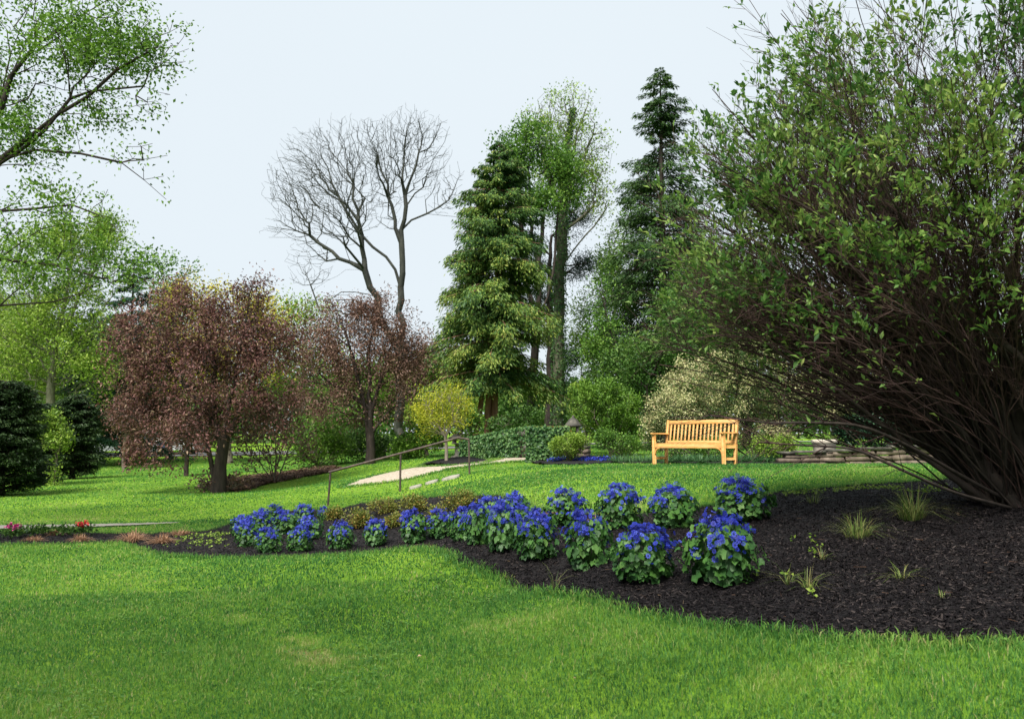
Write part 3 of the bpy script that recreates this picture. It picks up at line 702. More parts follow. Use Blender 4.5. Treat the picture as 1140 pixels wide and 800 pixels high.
conifer('cedar_tree', 'broad cedar with drooping green sprays on reddish twin trunks', 33, 556, 158,
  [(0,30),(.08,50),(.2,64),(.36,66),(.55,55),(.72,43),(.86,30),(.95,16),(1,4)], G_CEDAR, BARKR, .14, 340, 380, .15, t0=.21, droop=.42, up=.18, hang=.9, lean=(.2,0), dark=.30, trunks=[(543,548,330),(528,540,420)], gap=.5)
decid('ivy_clad_tree', 'tall slender tree with ivy-wrapped trunk and thin yellow-green crown', 41,
  [(622,500),(622,440),(622,380),(622,320),(625,270),(628,220),(632,170),(638,120)],
  [(630,125,36,34),(650,165,34,45),(605,140,28,34),(640,200,42,45),(660,220,25,30),(620,180,35,40)],
  1900, 7500, .115, G_LIME, BARKG, .27, limbs=[[(626,262),(650,240),(672,215)],[(627,240),(612,200),(600,160),(595,135)],[(628,225),(650,180),(662,140)],[(630,200),(640,160),(655,115)],[(624,300),(645,270),(675,232)]],
  spread=.2, alpha=.25, tip_r=.008, upw=1.0, clump=2.5, ivy=(5200, 32, G_IVY))
decid('leafy_tree', 'mid-green leafy tree whose crown rises just behind the cedar top', 38,
  [(590,500),(592,430),(598,370),(600,300),(604,250),(612,200)],
  [(600,165,24,18),(578,185,22,18),(622,190,20,16),(606,225,26,16),(566,168,15,14),(640,212,14,12),(590,148,14,12),(585,245,16,20),(625,250,10,12),(560,200,12,22)], 700, 13500, .13, G_BRIGHT, BARKD, .18,
  limbs=[[(598,370),(585,310),(580,250),(578,200)],[(600,300),(590,240),(588,190)],[(597,380),(610,330),(618,280),(622,230)]], spread=.3, clump=1.6)
# pine behind: a few flat boughs showing right of the trunk
decid('pine_tree', 'dark blue-green pine showing as flat boughs right of the ivy-wrapped trunk', 42.5,
  [(612,500),(612,400),(612,320),(614,250),(618,215)],
  [(645,243,17,6),(638,262,16,5),(648,292,16,10),(640,305,14,6),(600,270,16,8),(598,300,14,8),(638,228,14,4),(625,440,14,20),(605,330,16,10),(632,400,10,16)], 420, 12000, .13, G_PINE, BARKD, .24, spread=.20, asp=.18,
  limbs=[[(613,300),(630,296),(650,294)],[(614,262),(630,248),(648,243)],[(613,290),(600,275)]], alpha=.3)
decid('slender_lime_tree', 'slender lime-green sapling with sky showing through, left of the spruce', 44,
  [(668,500),(665,440),(660,400),(650,350)],[(655,345,20,30),(680,320,18,50),(645,380,14,20),(685,270,14,35),(665,400,24,30)], 520, 6500, .13, G_LIME, BARKG, .13,
  limbs=[[(665,440),(680,380),(688,300)],[(662,420),(640,370)],[(668,470),(655,430),(640,395)]], spread=.35, clump=2.5)
conifer('spruce_tree', 'tallest narrow-topped spruce left of the big arching shrub', 38, 735, 76,
  [(0,75),(.25,85),(.45,72),(.60,48),(.70,44),(.775,34),(.80,15),(.85,24),(.91,26),(.95,15),(1,5)], G_SPRUCE2, BARKD, .26, 430, 190, .17, t0=.06, droop=.35, up=.12, hang=.6, lean=(0.1,0), gap=.5)
decid('bright_green_tree', 'bright green broadleaf tree rising behind the left side of the tallest spruce', 41,
  [(705,500),(704,430),(702,360)],[(690,300,20,42),(705,250,18,36),(690,370,32,50),(775,330,32,60),(785,400,35,40),(770,250,20,35)], 900, 16000, .125, G_BRIGHT, BARKD, .16, spread=.28, clump=1.6)
decid('evergreen_holly', 'dense dark green evergreen mass behind the cream-flowering shrub', 31,
  [(740,500),(740,450)],[(720,410,42,42),(760,395,50,45),(700,445,30,30),(800,390,40,40)], 700, 26000, .11, G_MID, BARKD, .16, spread=.2)
decid('understory_tree', 'light leafy understory tree in front of the foot of the tallest spruce', 33, [(700,500),(702,440),(700,400)],
  [(672,385,22,36),(700,405,28,26),(765,345,30,36),(735,400,26,26),(790,300,18,34),(668,330,12,26)], 620, 14000, .10, G_BRIGHT, BARKD, .11, spread=.2, clump=2, limbs=[[(702,440),(740,390),(770,340)],[(700,420),(680,370),(668,325)]])
for i, (lb, Y, tr, bl, m_, nl) in enumerate([
  ('loose pale green tree seen through the twigs behind the flowering shrub', 40, [(830,505),(832,430)], [(830,380,50,55),(800,330,40,45),(870,360,45,50)], G_SPRING, 15000),
  ('mid-green tree behind the stems of the arching shrub, right of centre', 44, [(930,505),(928,430)], [(930,400,60,45),(900,360,40,30),(960,370,35,35)], G_MID, 13000),
  ('rounded green tree behind the thickest dark stems of the arching shrub', 42, [(1040,505),(1042,430)], [(1040,390,65,55),(1010,430,50,40),(1090,420,50,40)], G_SPRING, 14000),
  ('green tree at the right edge behind the arching shrub', 40, [(1170,505),(1165,430)], [(1160,380,60,80),(1200,340,60,70)], G_MID, 12000)]):
    decid('background_tree', lb, Y, tr, bl, 420, nl, .15, m_, BARKD, .2, spread=.4, clump=1.6)
for i, (lb, Y, tr, bl, m_, nl) in enumerate([
  ('spreading green tree on the skyline beyond the bare tree', 75, [(400,505),(400,450)], [(400,440,50,40),(440,430,40,35)], G_SPRING, 9000),
  ('pale green tree far beyond the golden tree', 72, [(490,505),(492,450)], [(495,430,35,35),(520,450,30,25),(470,450,25,30)], G_LIME, 7000),
  ('green tree far behind the ivy-covered wall', 60, [(580,505),(580,450)], [(580,460,40,32),(610,470,25,22)], G_MID, 8000),
  ('dark green tree beyond the cars', 88, [(95,508),(95,440)], [(90,430,45,60),(130,450,40,45)], G_MID, 9000),
  ('dark leafy tree beyond the cars behind the maroon trunk', 86, [(210,508),(210,440)], [(200,455,45,30),(245,460,40,32)], G_MID, 9000)]):
    decid('distant_tree', lb, Y, tr, bl, 320, nl, .3, m_, BARKD, .22, spread=.55)

# far woodland closing the horizon
nW = 60000; Xw = (rng.random(nW) * 2 - 1) * 130; Yw = 100 + 22 * rng.random(nW)
hW = 8 + 2.5 * vnoise(Xw, Yw * .3, 9, 21) + 1.6 * vnoise(Xw, Yw, 3.5, 22)
zW = terr(Xw, Yw) + hW * rng.random(nW) ** .7
V, F = leaves(np.c_[Xw, Yw, zW], .8, None, None, .7)
tag(mesh('distant_woodland', V, F, G_MID, tint=np.repeat(np.clip(.35 + .3 * vnoise(Xw, Yw, 8, 23) + .2 * rng.normal(size=nW), 0, 1), 4)), kind='stuff')

# ------------------------------------------------------------------ shrubs of the middle distance
conifer('yew_shrub', 'large dark dense yew at the left edge of the far lawn', 27, 8, 425,
  [(0,36),(.2,44),(.5,42),(.75,33),(.9,24),(1,10)], G_DARK, BARKD, .12, 460, 150, .10, t0=.02, droop=.15, up=.35, hang=.2, gap=.15)
conifer('yew_shrub', 'dark evergreen shrub with ragged top, second from the left edge', 38, 85, 440,
  [(0,24),(.2,30),(.5,30),(.8,22),(1,6)], G_DARK, BARKD, .12, 300, 110, .14, t0=.02, droop=.25, up=.35, hang=.3)
conifer('yew_shrub', 'dark rounded evergreen between the yew at the edge and the ragged one', 33, 48, 450,
  [(0,16),(.3,20),(.7,17),(1,6)], G_DARK, BARKD, .1, 220, 90, .13, t0=.02, droop=.25, up=.35, hang=.3)
shrub('green_shrub', 'small yellow-green shrub tucked among the dark yews', 32, [(62,490,15,14),(58,470,12,12)], 160, 3500, .10, G_LIME, BARK, stems=6, spread=.12)
mid = [
  ('soft green shrub behind the golden tree', 34, [(470,490,24,20),(450,500,18,12)], G_SPRING, 5200, .10),
  ('dark green shrub behind the smaller maroon trunk', 37, [(400,495,28,20),(430,500,20,14)], G_MID, 5600, .11),
  ('leafy shrub with shadowed base right of the brush', 38, [(370,470,28,24),(340,480,20,18)], G_BRIGHT, 5600, .11),
  ('green shrub just behind the ivy wall, right of the twin reddish trunks', 31, [(570,475,26,16),(590,468,16,13)], G_MID, 5600, .09),
  ('low bright green shrub left of the twin reddish trunks', 31, [(520,470,14,14),(510,460,12,10)], G_BRIGHT, 2600, .09),
  ('tall leafy spring-green shrub left of the cream-flowering one', 27, [(680,455,32,34),(655,450,20,30),(700,480,22,18)], G_SPRING, 15000, .075),
  ('lime-green young shrub behind the stone pier', 29, [(655,470,16,20),(645,440,10,16)], G_LIME, 3600, .08),
  ('low bright green shrub between the blue flower patch and the bench', 23.5, [(695,497,18,12),(675,490,14,12)], G_BRIGHT, 4200, .06),
  ('round chartreuse shrub beside the stone pier', 23.6, [(632,497,19,12),(640,492,14,9)], G_LIME, 6500, .05),
  ('low lime-green shrub just right of the bench, behind its armrest', 21.5, [(850,500,16,11),(870,497,14,10)], G_LIME, 3600, .055),
  ('low green shrub in the border behind the middle of the bench', 22, [(790,500,24,10),(760,500,16,9)], G_BRIGHT, 3600, .055),
]
for lb, Y, bl, m_, nl, sz in mid:
    shrub('green_shrub', lb, Y, bl, 260, nl, sz, m_, BARK, .03, sz * 1.1, stems=8)
shrub('pieris_shrub', 'large rounded shrub covered in cream blossom behind the bench', 23.5,
  [(800,440,62,48),(860,425,58,50),(920,430,55,46),(850,480,50,25),(790,480,30,20)], 900, 26000, .075, G_PIER, BARKD, .08, .12, stems=14, flowers=(G_CREAM, 27000, .10, .05), asp=.4, drop=.2, bx=840)
shrub('pieris_shrub', 'smaller greyish-green blossoming shrub left of the bench back', 22.8,
  [(750,462,32,26),(735,480,18,18),(770,485,22,16)], 400, 9000, .07, G_PIER, BARKD, .05, .1, stems=9, flowers=(G_CREAM, 5200, .09, .05), asp=.4, drop=.4, bx=752)
shrub('rhododendron', 'glossy dark rhododendron behind the low stone wall', 23, [(985,478,52,22),(1040,470,45,28),(940,485,25,12)], 420, 9000, .14, G_RHOD, BARKD, .05, .1, stems=10, asp=.32, bx=1000)
shrub('rhododendron', 'dark glossy shrub at the right edge beyond the end of the wall', 23, [(1110,465,40,32),(1160,450,45,45)], 400, 7000, .14, G_RHOD, BARKD, .05, .1, stems=10, asp=.32, bx=1120)

# grasses behind the bench: tufts of strap leaves
def tuft(name, c, n, h, rad, w, mat, lean, label=None, cat=None, group=None, seed=0, parent=None):
    a = rng.random(n) * 2 * math.pi; r = rad * .35 * np.sqrt(rng.random(n))
    P = np.c_[c[0] + r * np.cos(a), c[1] + r * np.sin(a), np.zeros(n)]; P[:, 2] = terr(P[:, 0], P[:, 1]) - .01
    D = np.c_[np.cos(a), np.sin(a), 0 * a] * .8 + rnd(n) * .5; D[:, 2] = 0; D = unit(D); S = np.cross(D, [0, 0, 1.])
    H = (h * (.5 + .6 * rng.random(n)))[:, None]; l = (lean * rng.random(n))[:, None]; W = w
    z = np.array([0, 0, 1.]); pts = []
    for s, ww in ((0, 1), (.4, .9), (.75, .6)):
        q = P + z * H * (s - l * s * s * .55) + D * H * l * s * s * 1.1
        pts += [q - S * W * ww / 2, q + S * W * ww / 2]
    pts.append(P + z * H * (1 - l * .62) + D * H * l * 1.15)
    V = np.stack(pts, 1).reshape(-1, 3); i = np.arange(n)[:, None] * 7
    F4 = np.concatenate([i + [[0, 1, 3, 2]], i + [[2, 3, 5, 4]]])
    return tag(mesh(name, V, [F4, i + [[4, 5, 6]]], mat, parent, tint=np.repeat(rng.random(n), 7)), label, cat, group)
q = [hit(px, 514) for px in np.linspace(690, 862, 44)]
parts = []
VV = []; k = 0
for j, px in enumerate(np.linspace(684, 866, 30)):
    c = hit(px, 515.5 + (j % 2) * .4) + [0, .15 * (j % 3), 0]
    tuft('liriope_clump', c, 110, .30, .5, .02, G_LIRI, 1.3, 'one clump of a row of strappy grass-like plants edging the border behind the bench', 'border plant', 'strappy clumps along the border behind the bench')

# ------------------------------------------------------------------ the big arching shrub at right
def big_shrub():
    Yb = 8.8; c = pt(1152, 500, Yb); c[2] = float(terr(c[0], c[1])) - .05
    root = thing('arching_shrub', 'huge multi-stemmed arching shrub with small green leaves filling the right side', 'shrub', c)
    segs = []; LP = []; LD = []
    def path(o, az, el, L, sag, n, wob):
        s = np.linspace(0, 1, n); h = np.array([math.cos(az), math.sin(az), 0])
        p = o + h * (L * (math.cos(el) * s + .34 * s * s))[:, None] + np.array([0, 0, 1]) * (L * (math.sin(el) * s - (sag + .10) * s * s))[:, None]
        wv = np.cumsum(rng.normal(size=(n, 3)) * wob, 0); wv[0] = 0
        pr = np.array([-math.sin(az), math.cos(az), 0]); return p + wv + pr * (rng.normal() * .16 * L * (n > 8) * s * s)[:, None] + pr * (rng.normal() * .05 * L * (n > 8) * np.sin(s * 5))[:, None]
    def dome(q):
        d = q - c; a = np.where(d[..., 1] < 0, 2.7, 3.4); return (d[..., 0] / 3.95) ** 2 + (d[..., 1] / a) ** 2 + (d[..., 2] / (6.35 + .9 * np.clip(d[..., 0] + 2, 0, 1))) ** 2
    def addpath(P, r0, r1):
        r = np.linspace(r0, r1, len(P)); segs.append((P[:-1], P[1:], r[:-1], r[1:]))
    N = 390
    for i in range(N):
        az = rng.random() * 2 * math.pi
        if i % 5 == 4 and i > 150: az = R(-10) + rng.normal() * R(45); el = R(58 + 26 * rng.random())
        if i < 18: az = (R(205), R(180), R(165), R(190), R(150), R(120), R(90), R(60), R(20), R(250), R(225), R(170), R(196), R(140), R(300), R(340), R(182), R(176))[i]
        el = R(38 + 49 * rng.random() ** .85) if i >= 70 else R(42 + 30 * rng.random())
        if 18 <= i < 150: az = R(180) + rng.normal() * R(32)
        if i >= 300: az = R(200) + rng.normal() * R(60); el = R(66 + 20 * rng.random())
        # forward, towards the camera, the stems rise more steeply
        if 1.15 * math.pi < az % (2 * math.pi) < 1.85 * math.pi: el = max(el, R(48 + 25 * rng.random()))
        thick = rng.random() < .10 or i < 18
        L = (1.5 + 6.5 * math.sin(el) ** 1.9) * (.72 + .38 * rng.random()) * (1.15 if i >= 300 else 1)
        ro = .55 * math.sqrt(rng.random()); oa = az + rng.normal() * .8
        o = c + np.array([ro * math.cos(oa), ro * math.sin(oa), 0])
        P = path(o, az, el, L, .06 + .14 * rng.random() * math.cos(el), 13, .042)
        lim = .66 + .32 * rng.random(); bad = np.where(dome(P) > lim)[0]
        if len(bad):
            kk = max(bad[0], 3) / 12.0; sg = np.linspace(0, kk * 12, 13); P = np.stack([np.interp(sg, np.arange(13), P[:, a_]) for a_ in range(3)], 1)
        r0 = (.035 + .03 * rng.random()) if thick else .006 + .009 * rng.random()
        addpath(P, r0, .004)
        T = unit(np.gradient(P, axis=0))
        for j in range(20):
            s = .25 + .70 * rng.random() ** .8; k = s * 12; k0 = int(k); f = k - k0; p = P[k0] * (1 - f) + P[min(k0 + 1, 12)] * f
            t = unit(T[k0] * 1.1 + rnd(1)[0] * .75 + [0, 0, .30]); l = (.35 + .75 * rng.random()) * (1.15 - .5 * s)
            n = 5; ss = np.linspace(0, 1, n)[:, None]; Q = p + t * l * ss + np.array([0, 0, -.12]) * l * ss ** 2 + np.cumsum(rng.normal(size=(n, 3)) * .012, 0) * (ss > 0)
            addpath(Q, .005 - .002 * s, .0018)
            if Q[0][2] - c[2] < 1.6 and rng.random() < .45: segs.pop(); continue
            green = .58
            for m in range(5):
                a = Q[rng.integers(1, n)]; u = unit(t + rnd(1)[0] * .9 + [0, 0, .2]); l2 = .12 + .25 * rng.random()
                b = a + u * l2; segs.append((a[None], b[None], np.array([.0022]), np.array([.0012])))
                if rng.random() < green:
                    cnt = rng.integers(5, 12); q = a + (b - a) * (.55 + .5 * rng.random((cnt, 1))) + rng.normal(size=(cnt, 3)) * .016
                    LP.append(q); LD.append(np.tile(u, (cnt, 1)))
            if s > .3:
                cnt = rng.integers(2, 6); LP.append(Q[-1] + rng.normal(size=(cnt, 3)) * .02); LD.append(np.tile(t, (cnt, 1)))
    # the three long low branches that reach out over the bed and lawn
    for pix, r0 in (([(1128,560,8.6),(1080,535,8.3),(1020,500,8.0),(960,472,7.8),(900,470,7.7),(850,471,7.7),(790,462,7.7)], .022),
                    ([(1125,565,8.4),(1060,548,7.8),(1000,521,7.4),(950,498,7.3),(900,496,7.4),(845,492,7.5)], .017),
                    ([(1128,540,8.8),(1080,505,9),(1040,475,9.2),(1020,440,9.4),(960,405,9.6),(900,390,9.8),(830,385,10)], .04),
                    ([(1130,545,8.8),(1090,495,8.9),(1050,440,9),(990,395,9.2),(920,345,9.5),(850,310,9.7)], .045),
                    ([(1120,530,8.6),(1085,470,8.6),(1050,420,8.5),(1000,370,8.4),(930,330,8.4)], .045)):
        K = np.array([pt(*p) for p in pix]); s = np.linspace(0, len(K) - 1, 22); P = np.stack([np.interp(s, np.arange(len(K)), K[:, a]) for a in range(3)], 1)
        P[1:-1] = (P[:-2] + P[1:-1] + P[2:]) / 3; addpath(P, r0, .006)
        for j in range(26):
            k = rng.integers(8, 22); t = unit(unit(P[k] - P[k-1]) + rnd(1)[0] * .9 + [0, 0, .15]); l = .2 + .5 * rng.random(); n = 4; ss = np.linspace(0, 1, n)[:, None]
            Q = P[k] + t * l * ss + np.cumsum(rng.normal(size=(n, 3)) * .012, 0) * (ss > 0); addpath(Q, .004, .0016)
            cnt = rng.integers(1, 6); LP.append(Q[rng.integers(1, n, cnt)] + rng.normal(size=(cnt, 3)) * .02); LD.append(np.tile(t, (cnt, 1)))
    LPc = np.concatenate(LP); LDc = np.concatenate(LD); dm = dome(LPc); keep = rng.random(len(LPc)) < np.clip((1.38 - dm) / .25, 0, 1) * np.clip((dm - .25) * 1.6, .03, 1) * np.clip((LPc[:, 2] - c[2] - .7) / 1.5, .12, 1) * np.clip(clumpy(LPc, .42, .9) * 1.6, 0, 1)
    LP = [LPc[keep]]; LD = [LDc[keep]]
    A, B, a, b = (np.concatenate([s[k] for s in segs]) for k in range(4))
    th = np.maximum(a, b) > .008
    thick_ = cones(A[th], B[th], a[th], b[th], 8); thin_ = cones(A[~th], B[~th], a[~th], b[~th], 4)
    mesh('stems', *thick_, BARKD, root, smooth=True); mesh('twigs', *thin_, TWIG, root)
    LP = np.concatenate(LP); LD = np.concatenate(LD); n = len(LP)
    D = LD + rnd(n) * .75; V, F = leaves(LP, .066, D, rnd(n) * .6 + [0, 0, .9], .46, .14, .45)
    tn = np.clip(.5 + .20 * rng.normal(size=n) + .22 * vnoise(LP[:, 0] + LP[:, 1], LP[:, 2], .5, 31), 0, 1)
    mesh('foliage', V, F, G_BIG, root, tint=np.repeat(tn, 4)); print('big shrub leaves', n, 'segs', len(A))
big_shrub()

# ------------------------------------------------------------------ blue flowering plants
def flower_plant(seed):
    g = np.random.default_rng(seed); root = thing('blue_cineraria', 'x', 'flowering plant', (0, 0, 0))
    # lobed leaves as seven-pointed discs
    n = 300; u = g.random(n); az = g.random(n) * 2 * math.pi; rr = .23 * (.45 + .6 * np.sqrt(u)); zz = .03 + .36 * g.random(n) ** .85
    rr = rr * (.62 + .62 * np.sin(np.clip(zz / .40, 0, 1) * math.pi * .92)) * (1 + .14 * np.sin(az * 2 + seed) + .1 * np.sin(az * 5 + seed * 2)); P = np.c_[rr * np.cos(az), rr * np.sin(az), zz]
    out = np.c_[np.cos(az), np.sin(az), 0 * az]; N = unit(out * .9 + np.array([0, 0, .75]) + g.normal(size=(n, 3)) * .38)
    A = unit(np.cross(N, g.normal(size=(n, 3)))); B = np.cross(N, A); sz = .030 + .026 * g.random(n) * (1.2 - zz / .4)
    k = 10; an = np.arange(k) * 2 * math.pi / k; ra = np.where(np.arange(k) % 2, .80, 1.0); ra[0] = .35
    ring = P[:, None] + (np.cos(an) * ra)[None, :, None] * A[:, None] * sz[:, None, None] + (np.sin(an) * ra)[None, :, None] * B[:, None] * sz[:, None, None]
    ring += N[:, None] * (np.where(np.arange(k) % 2, .22, -.08))[None, :, None] * sz[:, None, None] + g.normal(size=ring.shape) * .002
    V = np.concatenate([P[:, None] , ring], 1).reshape(-1, 3); i = np.arange(n)[:, None] * (k + 1)
    F = np.concatenate([i + [[0, 1 + j, 1 + (j + 1) % k]] for j in range(k)])
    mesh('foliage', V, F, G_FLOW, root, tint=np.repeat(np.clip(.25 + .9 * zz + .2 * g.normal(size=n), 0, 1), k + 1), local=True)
    m = 60; a = g.random(m) * 2 * math.pi; r = .2 * np.sqrt(g.random(m)); T = np.c_[r * np.cos(a), r * np.sin(a), .3 + .13 * g.random(m)]
    Bs = T * [.15, .15, 0]; st = cones(Bs, T, np.full(m, .004), np.full(m, .002), 4); mesh('stems', *st, G_FLOW, root, local=True, tint=np.full(len(st[0]), .6))
    # daisies in a lopsided dome of a few corymbs
    nf = 310; nc = 21; ca = g.random(nc) * 2 * math.pi; cr = .23 * np.sqrt(g.random(nc)); cc = np.c_[cr * np.cos(ca) - .02, cr * np.sin(ca) - .05, .44 - 2.0 * cr ** 2 * 1.5 + .05 * g.random(nc)]
    ci = g.integers(0, nc, nf); P = cc[ci] + g.normal(size=(nf, 3)) * [.038, .038, .018]
    ex = g.random(nf) < .06; P[ex, 2] += .05 * g.random(ex.sum()); lo = g.random(nf) < .10; a = g.random(nf) * 6.28
    P[lo] = np.c_[.25 * np.cos(a), .25 * np.sin(a), .18 + .15 * g.random(nf)][lo]
    N = unit(P * [1.8, 1.8, 0] + np.array([0, -.15, .75]) + g.normal(size=(nf, 3)) * .35); A = unit(np.cross(N, g.normal(size=(nf, 3)))); B = np.cross(N, A)
    s = .017 + .008 * g.random(nf); V = []; F = []; pe = 8
    Vs = []
    for j in range(pe):
        t = j * 2 * math.pi / pe; d = math.cos(t) * A + math.sin(t) * B; e = -math.sin(t) * A + math.cos(t) * B
        S = s[:, None]
        Vs += [P + d * S * .22, P + d * S * .75 + e * S * .26 + N * S * .1, P + d * S * 1.05, P + d * S * .75 - e * S * .26 + N * S * .1]
    V = np.stack(Vs, 1).reshape(-1, 3); i = np.arange(nf)[:, None] * (4 * pe); F = np.concatenate([i + [[4*j, 4*j+1, 4*j+2, 4*j+3]] for j in range(pe)])
    tn = np.clip(.42 + .2 * g.normal(size=nf) + .35 * (g.random(nf) < .07), 0, 1)
    an = np.arange(5) * 2 * math.pi / 5; tt = np.repeat(tn, 4 * pe); nv = len(V)
    ring = P[:, None] + (np.cos(an)[None, :, None] * A[:, None] + np.sin(an)[None, :, None] * B[:, None]) * (s * .25)[:, None, None] + N[:, None] * .002
    V2 = np.concatenate([(P + N * .005)[:, None], ring], 1).reshape(-1, 3); i2 = np.arange(nf)[:, None] * 6 + nv; F2 = np.concatenate([i2 + [[0, 1 + j, 1 + (j + 1) % 5]] for j in range(5)])
    mesh('blossoms', np.r_[V, V2], [F, F2], PETAL, root, tint=np.r_[tt, np.zeros(len(V2))], local=True)
    return root
def copy_tree(o, parent=None):
    c = o.copy(); COL.objects.link(c); c.parent = parent
    for ch in o.children: copy_tree(ch, c)
    return c
protos = [flower_plant(s) for s in (3, 8, 15, 22, 31)]; usedp = set()
plants = [ # px, base py, height px, width px, label
 (803,659,84,88,'largest blue-flowered plant, nearest the camera at the right end of the front row'),
 (717,653,66,78,'blue-flowered plant in the front row with blooms on its left side, second from the right'),
 (655,640,68,62,'blue-flowered plant in the front row with pale green leaves low down, third from the right'),
 (597,627,56,54,'leafy blue-flowered plant in the front row, fourth from the right'),
 (558,620,56,46,'densely blooming blue plant in the middle clump, with flowers hanging to the mulch'),
 (531,611,50,40,'blue-flowered plant at the left front of the middle clump'),
 (515,606,40,34,'blue-flowered plant squeezed into the left end of the middle clump'),
 (490,602,34,34,'blue-flowered plant with light green leaves just left of the middle clump'),
 (461,607,38,38,'blue-flowered plant second to the left of the middle clump'),
 (418,611,32,32,'small blue-flowered plant standing alone, third from the bend of the lawn edge'),
 (379,615,34,34,'small blue-flowered plant alone, just right of the left cluster'),
 (334,617,30,32,'blue-flowered plant at the front right of the left cluster'),
 (299,618,30,32,'blue-flowered plant at the front middle of the left cluster'),
 (276,612,34,34,'blue-flowered plant at the left tip of the left cluster'),
 (828,586,52,68,'blue-flowered plant at the right end of the back row, deep green leaves'),
 (750,593,52,62,'blue-flowered plant in the back row, second from the right'),
 (690,595,54,58,'blue-flowered plant in the back row, third from the right, with stray blooms on top'),
 (630,590,44,52,'blue-flowered plant in the back row, fourth from the right'),
 (574,583,34,40,'tall blue blooms at the upper right of the middle clump'),
 (545,590,36,40,'blue-flowered plant in the heart of the middle clump, under the tall blooms'),
 (578,600,38,44,'blue-flowered plant between the tall blooms and the leafy front plant'),
 (345,603,28,34,'blue-flowered plant in the middle right of the left cluster'),
 (318,597,28,34,'blue-flowered plant in the middle of the left cluster'),
 (291,596,28,34,'blue-flowered plant at the back left of the left cluster'),
 (338,586,24,28,'blue-flowered plant at the back right of the left cluster'),
 (360,581,18,16,'smallest blue-flowered plant, at the foot of the nearest handrail post'),
 (270,600,26,28,'blue-flowered plant at the outer left of the left cluster'),
 (306,584,22,26,'blue-flowered plant at the very back of the left cluster')]
for i, (px, py, h, wd, lb) in enumerate(plants):
    k = i % 5; o = protos[k] if k not in usedp else copy_tree(protos[k]); usedp.add(k)
    p = hit(px, py - h * .12); o.location = p - np.array([0, 0, .02])
    sH = h * 1.0 / 950 * p[1] / .50; sW = wd / 950 * p[1] / .66
    o.scale = (sW, sW, sH); o.rotation_euler = (0, 0, (rng.random() - .5) * 1.6)
    tag(o, lb, 'flowering plant', 'blue flowering plants in the mulch bed')

# ------------------------------------------------------------------ low growth in the bed
for i, (px, py, wd, h, lb) in enumerate([
 (395,587,34,20,'yellowish low bush at the left, just behind the lone small blue plants'),
 (372,578,14,12,'tiny yellowish bush beside the smallest blue plant'),
 (425,572,26,16,'greenish low bush behind the middle of the bed, left of two others'),
 (460,570,26,17,'low yellow-green bush behind the blue plants left of the middle clump'),
 (510,566,36,20,'widest low bush, green with brown tips, near the farthest handrail post'),
 (488,578,16,12,'small orange-tinged bush at the back edge above the light-leaved blue plant'),
 (545,571,18,11,'low yellow-orange bush behind the left part of the middle clump'),
 (440,586,18,11,'little yellow-leaved bush just behind two lone blue plants')]):
    p = hit(px, py); Y = p[1]
    shrub('spirea_bush', lb, Y, [(px, py - h * .5, wd * .55, h * .55), (px + wd * .25, py - h * .35, wd * .35, h * .4)], 150, 2000, .035, G_SPIR, TWIG, .012, .035, stems=9, tip_r=.003, cat='bush', bx=px, group='low yellowish bushes behind the blue flowers')
for i, (px, py, wd, h, lb) in enumerate([
 (38,602,18,7,'flat tan clump of dead stalks second from the left edge'),
 (89,602,14,9,'round pinkish-brown dead clump below the red flower'),
 (148,602,26,14,'largest straw-coloured dead clump in the left strip'),
 (181,604,18,11,'straw clump at the bend of the left strip'),
 (201,595,22,7,'low straw clump by the end of the concrete walk'),
 (60,595,12,8,'small reddish dead clump beside the walk'),
 (615,578,16,10,'pinkish dead clump behind the fourth back-row plant'),
 (667,583,14,12,'tan dead clump between two back-row blue plants')]):
    p = hit(px, py); s = p[1] / 950
    tuft('dead_clump', p, 260, h * s * 1.2, wd * s * 1.1, .010, G_DEAD, 1.8, lb, 'dead plant', 'dead clumps in the bed')
GT = leafmat('weed_grass', [(.05,.09,.02),(.10,.17,.03),(.17,.22,.06),(.26,.24,.09)], trans=.3)
for px, py, n, h, wd, lb in [
 (1016,578,130,34,30,'largest tuft of olive grass growing in the dark mulch'),
 (955,598,90,26,32,'spreading tuft of thin grass in the mulch, left of the largest tuft'),
 (905,560,30,20,14,'small upright green tuft at the back edge of the mulch'),
 (878,650,16,26,10,'thin lone sprig of grass in the mulch right of the biggest blue plant'),
 (1003,645,22,20,14,'bright yellow-green weed in the middle of the dark mulch'),
 (915,624,12,16,10,'faint grass sprig near the middle of the mulch'),
 (900,655,24,24,16,'wispy yellowish weed in the mulch below the spreading tuft'),
 (618,655,6,34,8,'two long grass stalks at the lower edge of the bed'),
 (1049,665,12,12,8,'tiny green weed low in the dark mulch')]:
    p = hit(px, py); s = p[1] / 950
    tuft('grass_tuft', p, int(n * 1.5), h * s * 1.35, wd * s * 1.1, .0055, GT, 1.5, lb, 'grass tuft', 'weeds and grass tufts in the mulch')
